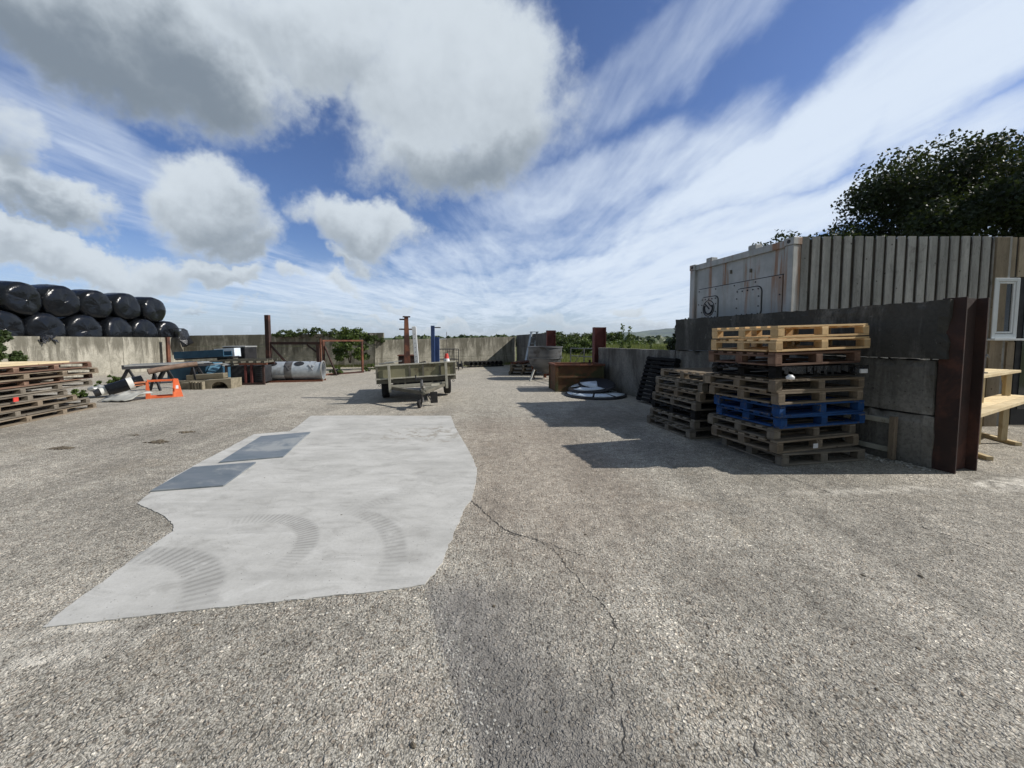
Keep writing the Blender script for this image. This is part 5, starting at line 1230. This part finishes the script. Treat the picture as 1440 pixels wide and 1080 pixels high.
# ------------------------------------------------------------ vegetation
def leaf_quad(b, c, s, rnd):
    u = Vector((rnd.gauss(0, 1), rnd.gauss(0, 1), rnd.gauss(0, 1))).normalized(); v = u.orthogonal().normalized()
    v = (Matrix.Rotation(rnd.uniform(0, 6.3), 3, u) @ v) * s * .34; u = u * s * .5
    b.v += [tuple(c - u), tuple(c + v - u * .1), tuple(c + u), tuple(c - v - u * .1)]; o = len(b.v) - 4; b.f.append((o, o + 1, o + 2, o + 3)); b.mi.append(0)
def crown(clumps, per, ls, spread, seed, mat, name='crown', parent=None, flat=.75, loc=(0, 0, 0)):
    rnd = random.Random(seed); vs = []; fs = []; b = MB()
    for c, r in clumps:
        for i in range(int(per * (r / spread) ** 1.6)):
            d = Vector((rnd.gauss(0, 1), rnd.gauss(0, 1), rnd.gauss(0, 1))) * r * .55
            if d.length > r * 1.05: d *= r * rnd.uniform(.6, 1.05) / d.length
            d.z *= flat
            leaf_quad(b, Vector(c) + d, ls * rnd.uniform(.6, 1.3), rnd)
    me = bpy.data.meshes.new(name); me.from_pydata(b.v, [], b.f); me.materials.append(MATS[mat])
    o = bpy.data.objects.new(name, me); COL.objects.link(o); o.location = loc
    if parent: o.parent = parent
    return o
def limbs(b, p, d, L, r, depth, rnd, tips, lean=(0, 0, 0)):
    q = p; n = 3
    for i in range(n):
        d2 = (d + Vector((rnd.gauss(0, .10), rnd.gauss(0, .10), rnd.gauss(0, .05))) + Vector(lean) * .08).normalized(); q2 = q + d2 * L / n
        b.cyl(q, q2, r * (1 - .22 * i), r * (1 - .22 * (i + 1)), 8, False); q, d = q2, d2
    if depth == 0: tips.append(q); return
    tips.append(q)
    for i in range(rnd.choice((3, 3, 4))):
        a = rnd.uniform(0, 6.3); sd = Vector((math.cos(a), math.sin(a), rnd.uniform(-.1, .6))); limbs(b, q, (d * .65 + sd * .75).normalized(), L * rnd.uniform(.6, .8), r * .42, depth - 1, rnd, tips, lean)
def tree(name, base, hgt, label, cat, mat, seed, crownr, per, ls, rtr=.3, group=None, depth=3, flat=.75, scale_xy=1.0, zt=.28, bias=(0, 0, 0)):
    rnd = random.Random(seed); t = thing(name, label, cat, base, 0, group); b = MB(); tips = []
    limbs(b, Vector((0, 0, 0)), Vector((0, 0, 1)), hgt * zt, rtr, depth, rnd, tips, bias)
    zmax = max(q.z for q in tips); k_ = (hgt - crownr * .6) / zmax
    b.v = [(x * scale_xy, y * scale_xy, z * k_) for x, y, z in b.v]
    b.ob('trunk', 'bark', t, smooth=True)
    cl = [((q.x * scale_xy, q.y * scale_xy, q.z * k_), crownr * rnd.uniform(.55, 1.15)) for q in tips if q.z * k_ > hgt * .25]
    crown(cl, per, ls, crownr, seed + 1, mat, 'crown', t, flat)
    return t
tree('oak_tree', (24.3, 16.5, 0), 12.5, 'big dark spreading broadleaf tree rising behind the timber-clad building', 'tree', 'leaf_oak', 11, 1.6, 1200, .17, .42, scale_xy=1.3)
tree('oak_tree', (21.0, 18.2, 0), 9.6, 'dark broadleaf tree in front of the big one, reaching left over the board roof', 'tree', 'leaf_oak', 23, 1.25, 1000, .16, .3, scale_xy=1.2)
tree('oak_tree', (20.3, 19.9, 0), 8.2, 'low dark tree just showing over the grey boards right of the container', 'tree', 'leaf_oak', 31, 1.2, 800, .16, .25, scale_xy=1.3)
tree('young_tree', (8.3, 11.6, 0), 4.55, 'small leafy treetop peeping over the container roof', 'tree', 'leaf_oak', 41, .30, 50, .10, .10)
tree('young_tree', (11.4, 14.0, 0), 5.35, 'thin leafy treetop just above the first grey cladding boards', 'tree', 'leaf_oak', 47, .34, 50, .11, .12)

def bush(name, base, dims, label, mat, seed, n, per, ls, cat='shrub', group=None, stems=6):
    rnd = random.Random(seed); t = thing(name, label, cat, base, 0, group); cl = []; b = MB()
    for i in range(n):
        a = rnd.uniform(0, 6.3); r_ = rnd.random() ** .5; z_ = rnd.uniform(.15, 1)
        sh = math.sqrt(max(0, 1 - (z_ - .35) ** 2 / .5)); c = Vector((dims[0] * r_ * sh * math.cos(a), dims[1] * r_ * sh * math.sin(a), dims[2] * z_ * rnd.uniform(.8, 1))); cl.append((c, min(dims) * rnd.uniform(.22, .40)))
        if i < stems: b.cyl((c.x * .15, c.y * .15, 0), c, .02, .006, 5, False)
    b.ob('stem', 'bark', t); crown(cl, per, ls, min(dims) * .33, seed, mat, 'foliage', t)
    return t
bush('evergreen_bush', (5.62, 12.4, 0), (.7, .7, 2.15), 'dark evergreen bush showing beyond the end of the container', 'leaf_dark', 3, 46, 240, .09)
# bushes beyond the gate
hb = [(4.2, 30, 2.2, 2.0), (6.5, 34, 2.6, 2.2), (9.0, 37, 2.4, 2.2), (12.0, 42, 2.6, 2.2), (2.6, 27, 1.8, 1.85), (5.0, 24.5, 1.7, 1.45), (8.2, 27.5, 1.8, 1.4)]
lb = ['bushy hedge shrub straight beyond the gate, left of its middle', 'green hedge shrub beyond the gate, behind the right column', 'hedge shrub far behind the low wall, left part', 'hedge shrub farthest right behind the low wall', 'hedge shrub beside the left gate column', 'low bright shrub in the gap of the gate', 'low bright shrub behind the right gate column']
for i, (x, y, r_, h_) in enumerate(hb): bush('hedge_shrub', (x, y, -.03), (r_, 1.2, h_), lb[i], 'leaf_hedge' if i < 5 else 'leaf_shrub', 60 + i, 34, 190, .15, group='hedge shrubs beyond the gate')
for i, (px, zt) in enumerate(((874, 458), (884.5, 461), (915, 480))):
    Y = 13.6; p_ = P(px, zt, Y); rnd = random.Random(80 + i); t = thing('tall_weed', ['taller upright leafy weed behind the low wall, left of the pair', 'upright leafy weed behind the low wall, right of the pair', 'short weed just peeping over the low wall'][i], 'weed', (p_.x, Y, 0), 0, 'tall weeds behind the low wall')
    b = MB(); b.cyl((0, 0, 0), (.03, 0, p_.z), .012, .004, 6); b.ob('stem', 'leaf_hedge', t)
    crown([((.03 * z_ / p_.z, 0, z_), .11 - .03 * z_ / p_.z) for z_ in [p_.z * q_ / 26 for q_ in range(6, 27)]], 13, .085, .11, 90 + i, 'leaf_shrub', 'leaves', t, 1.0)
bush('wall_bramble', (LW + .5, 12.3, 0), (.4, 1.0, 1.85), 'green bramble growing up the long pale wall at the left edge', 'leaf_hedge', 5, 60, 190, .10)
bush('buddleia_bush', (-8.05, 19.15, .35), (.8, .7, 1.75), 'bright leafy bush growing on the back wall above the thin rusty frame', 'leaf_shrub', 6, 40, 120, .12)
for i, (px, py, Y, s_) in enumerate(((402, 467, 21.0, .45), (425, 469, 21.1, .5), (448, 464, 21.2, .42), (470, 468, 21.3, .4), (528, 476, 19.5, .4))):
    p_ = P(px, py, Y); bush('wall_plant', (p_.x, Y - .1, 1.62 if i < 4 else 1.3), (s_ * 1.3, .4, .42 if i != 2 else .55), ['leafy plant on top of the back wall nearest the tall rusty post', 'leafy plant second from the tall post on the back wall', 'taller leafy plant in the middle of the back wall top', 'leafy plant beside the bright bush on the wall top', 'leafy plant right of the bright bush on the back wall'][i], 'leaf_hedge', 100 + i, 16, 40, .10, 'plant', 'plants on top of the back wall')
for i, (px, py, s_) in enumerate(((475, 527, .35), (150, 548, .30), (520, 522, .35), (162, 537, .3), (112, 560, .25))):
    c = G(px, py); bush('weed_tuft', (c.x, c.y, 0), (s_, s_ * .6, s_), ['weed tuft inside the thin rusty frame at the back wall', 'weed tuft left of the black roll', 'weed tuft right of the thin rusty frame', 'weed tuft behind the black roll', 'weed tuft at the right foot of the left pallet pile'][i], 'leaf_shrub', 120 + i, 12, 40, .07, 'weed', 'weed tufts')

# tall grass beyond the wall and gate
rnd = random.Random(4); b = MB()
for i in range(26000):
    y = rnd.uniform(13.5, 30); x = y * rnd.uniform(.10, .52)
    if x < 2.9 - .283 * (y - 12) + .3: continue
    in_gate = x / y < .235
    h_ = rnd.uniform(.35, .8) if in_gate else rnd.uniform(.75, 1.22) + .008 * (y - 13)
    a = rnd.uniform(0, 6.3); w_ = .012 + .0008 * y; lx, ly = rnd.gauss(.06, .08), rnd.gauss(0, .08); o = len(b.v)
    cx_, sx2 = math.cos(a) * w_, math.sin(a) * w_
    b.v += [(x - cx_, y - sx2, -.03), (x + cx_, y + sx2, -.03), (x + lx * .4 + cx_ * .7, y + ly * .4 + sx2 * .7, h_ * .6), (x + lx * .4 - cx_ * .7, y + ly * .4 - sx2 * .7, h_ * .6), (x + lx * 1.3, y + ly * 1.3, h_)]
    b.f += [(o, o + 1, o + 2, o + 3), (o + 3, o + 2, o + 4)]
for i in range(1500):      # moss and grass at the foot of the back wall
    u = rnd.random(); q = BL.lerp(CC, u) if rnd.random() < .3 else AL.lerp(BR, u); x, y = q.x + rnd.gauss(0, .1), q.y - abs(rnd.gauss(.1, .15)); h_ = rnd.uniform(.05, .25); o = len(b.v); w_ = .02
    b.v += [(x - w_, y, 0), (x + w_, y, 0), (x + rnd.gauss(0, .05), y, h_)]; b.f.append((o, o + 1, o + 2))
me2 = bpy.data.meshes.new('tall_grass'); me2.from_pydata(b.v, [], b.f); me2.materials.append(MATS['grass_blade']); o = bpy.data.objects.new('tall_grass', me2); COL.objects.link(o)
tag(o, 'tall yellow-green grass beyond the low wall and the gate', kind='stuff')

# far belts of trees
b = MB(); rnd = random.Random(9)
def lump(c, r, h):
    vs = []; n1_, n2_ = 10, 6; ph = rnd.uniform(0, 9)
    b_o = []
    for i in range(n1_):
        for j in range(n2_ + 1):
            a = 2 * math.pi * i / n1_; e_ = math.pi / 2 * j / n2_; k_ = 1 + .22 * rnd.uniform(-1, 1)
            vs.append((c[0] + r * math.cos(a) * math.cos(e_) * k_, c[1] + r * math.sin(a) * math.cos(e_) * k_, c[2] + h * math.sin(e_) * k_))
    b.add(vs, [(i * (n2_ + 1) + j, ((i + 1) % n1_) * (n2_ + 1) + j, ((i + 1) % n1_) * (n2_ + 1) + j + 1, i * (n2_ + 1) + j + 1) for i in range(n1_) for j in range(n2_)])
for (Y, x0, x1, h0, h1, st_) in ((95, 570, 860, 1.9, 2.9, 2.2), (150, 560, 1100, 2.0, 3.7, 4), (320, 560, 1200, 3.2, 5.4, 9), (700, 100, 1500, 4, 7, 20), (1500, 100, 1500, 8, 12, 45)):
    X = (x0 - 720) / F * Y
    while X < (x1 - 720) / F * Y:
        h_ = rnd.uniform(h0, h1); lump((X, Y + rnd.uniform(-.04, .06) * Y, -.03 - min(Y, 800) * .0012 - .2), st_ * rnd.uniform(.6, 1.0), h_); X += st_ * rnd.uniform(.5, 1.1)
tag(b.ob('far_woodland', 'leaf_hedge', smooth=False), 'distant hedgerows and woods along the horizon', kind='stuff')
# hills
b = MB(); NX, NY = 90, 14; vs = []
for i in range(NX + 1):
    px = 560 + (1500 - 560) * i / NX
    for j in range(NY + 1):
        Y = 3600 + 150 * j; X = (px - 720) / F * Y
        crest = 34 + 105 * math.exp(-((px - 952) / 62) ** 2) + 46 * math.exp(-((px - 860) / 50) ** 2) + 70 * math.exp(-((px - 1150) / 120) ** 2)
        crest *= min(1, max(0, (px - 690) / 130)); f_ = math.sin(min(1, j / 8) * math.pi / 2)
        vs.append((X, Y, -6 + crest * f_ * (1 + .06 * math.sin(i * .9 + j)) + 3 * math.sin(i * 2.1) * f_))
b.add(vs, [(i * (NY + 1) + j, (i + 1) * (NY + 1) + j, (i + 1) * (NY + 1) + j + 1, i * (NY + 1) + j + 1) for i in range(NX) for j in range(NY)])
tag(b.ob('hills', 'hill_green', smooth=True), kind='structure')
# the air between here and the hills
b = MB(); b.bb(-6100, 6100, -6000, 6100, -8, 175); o = tag(b.ob('haze', 'dark_soil'), 'thin pale daylight haze over the fields', kind='stuff')
m, k = newmat('haze_air'); v_ = k.n('ShaderNodeVolumePrincipled', {'Color': (.72, .82, .95, 1), 'Density': .00006, 'Anisotropy': .2}); k.t.links.new(v_.outputs[0], k.n('ShaderNodeOutputMaterial').inputs['Volume'])
o.data.materials.clear(); o.data.materials.append(m)
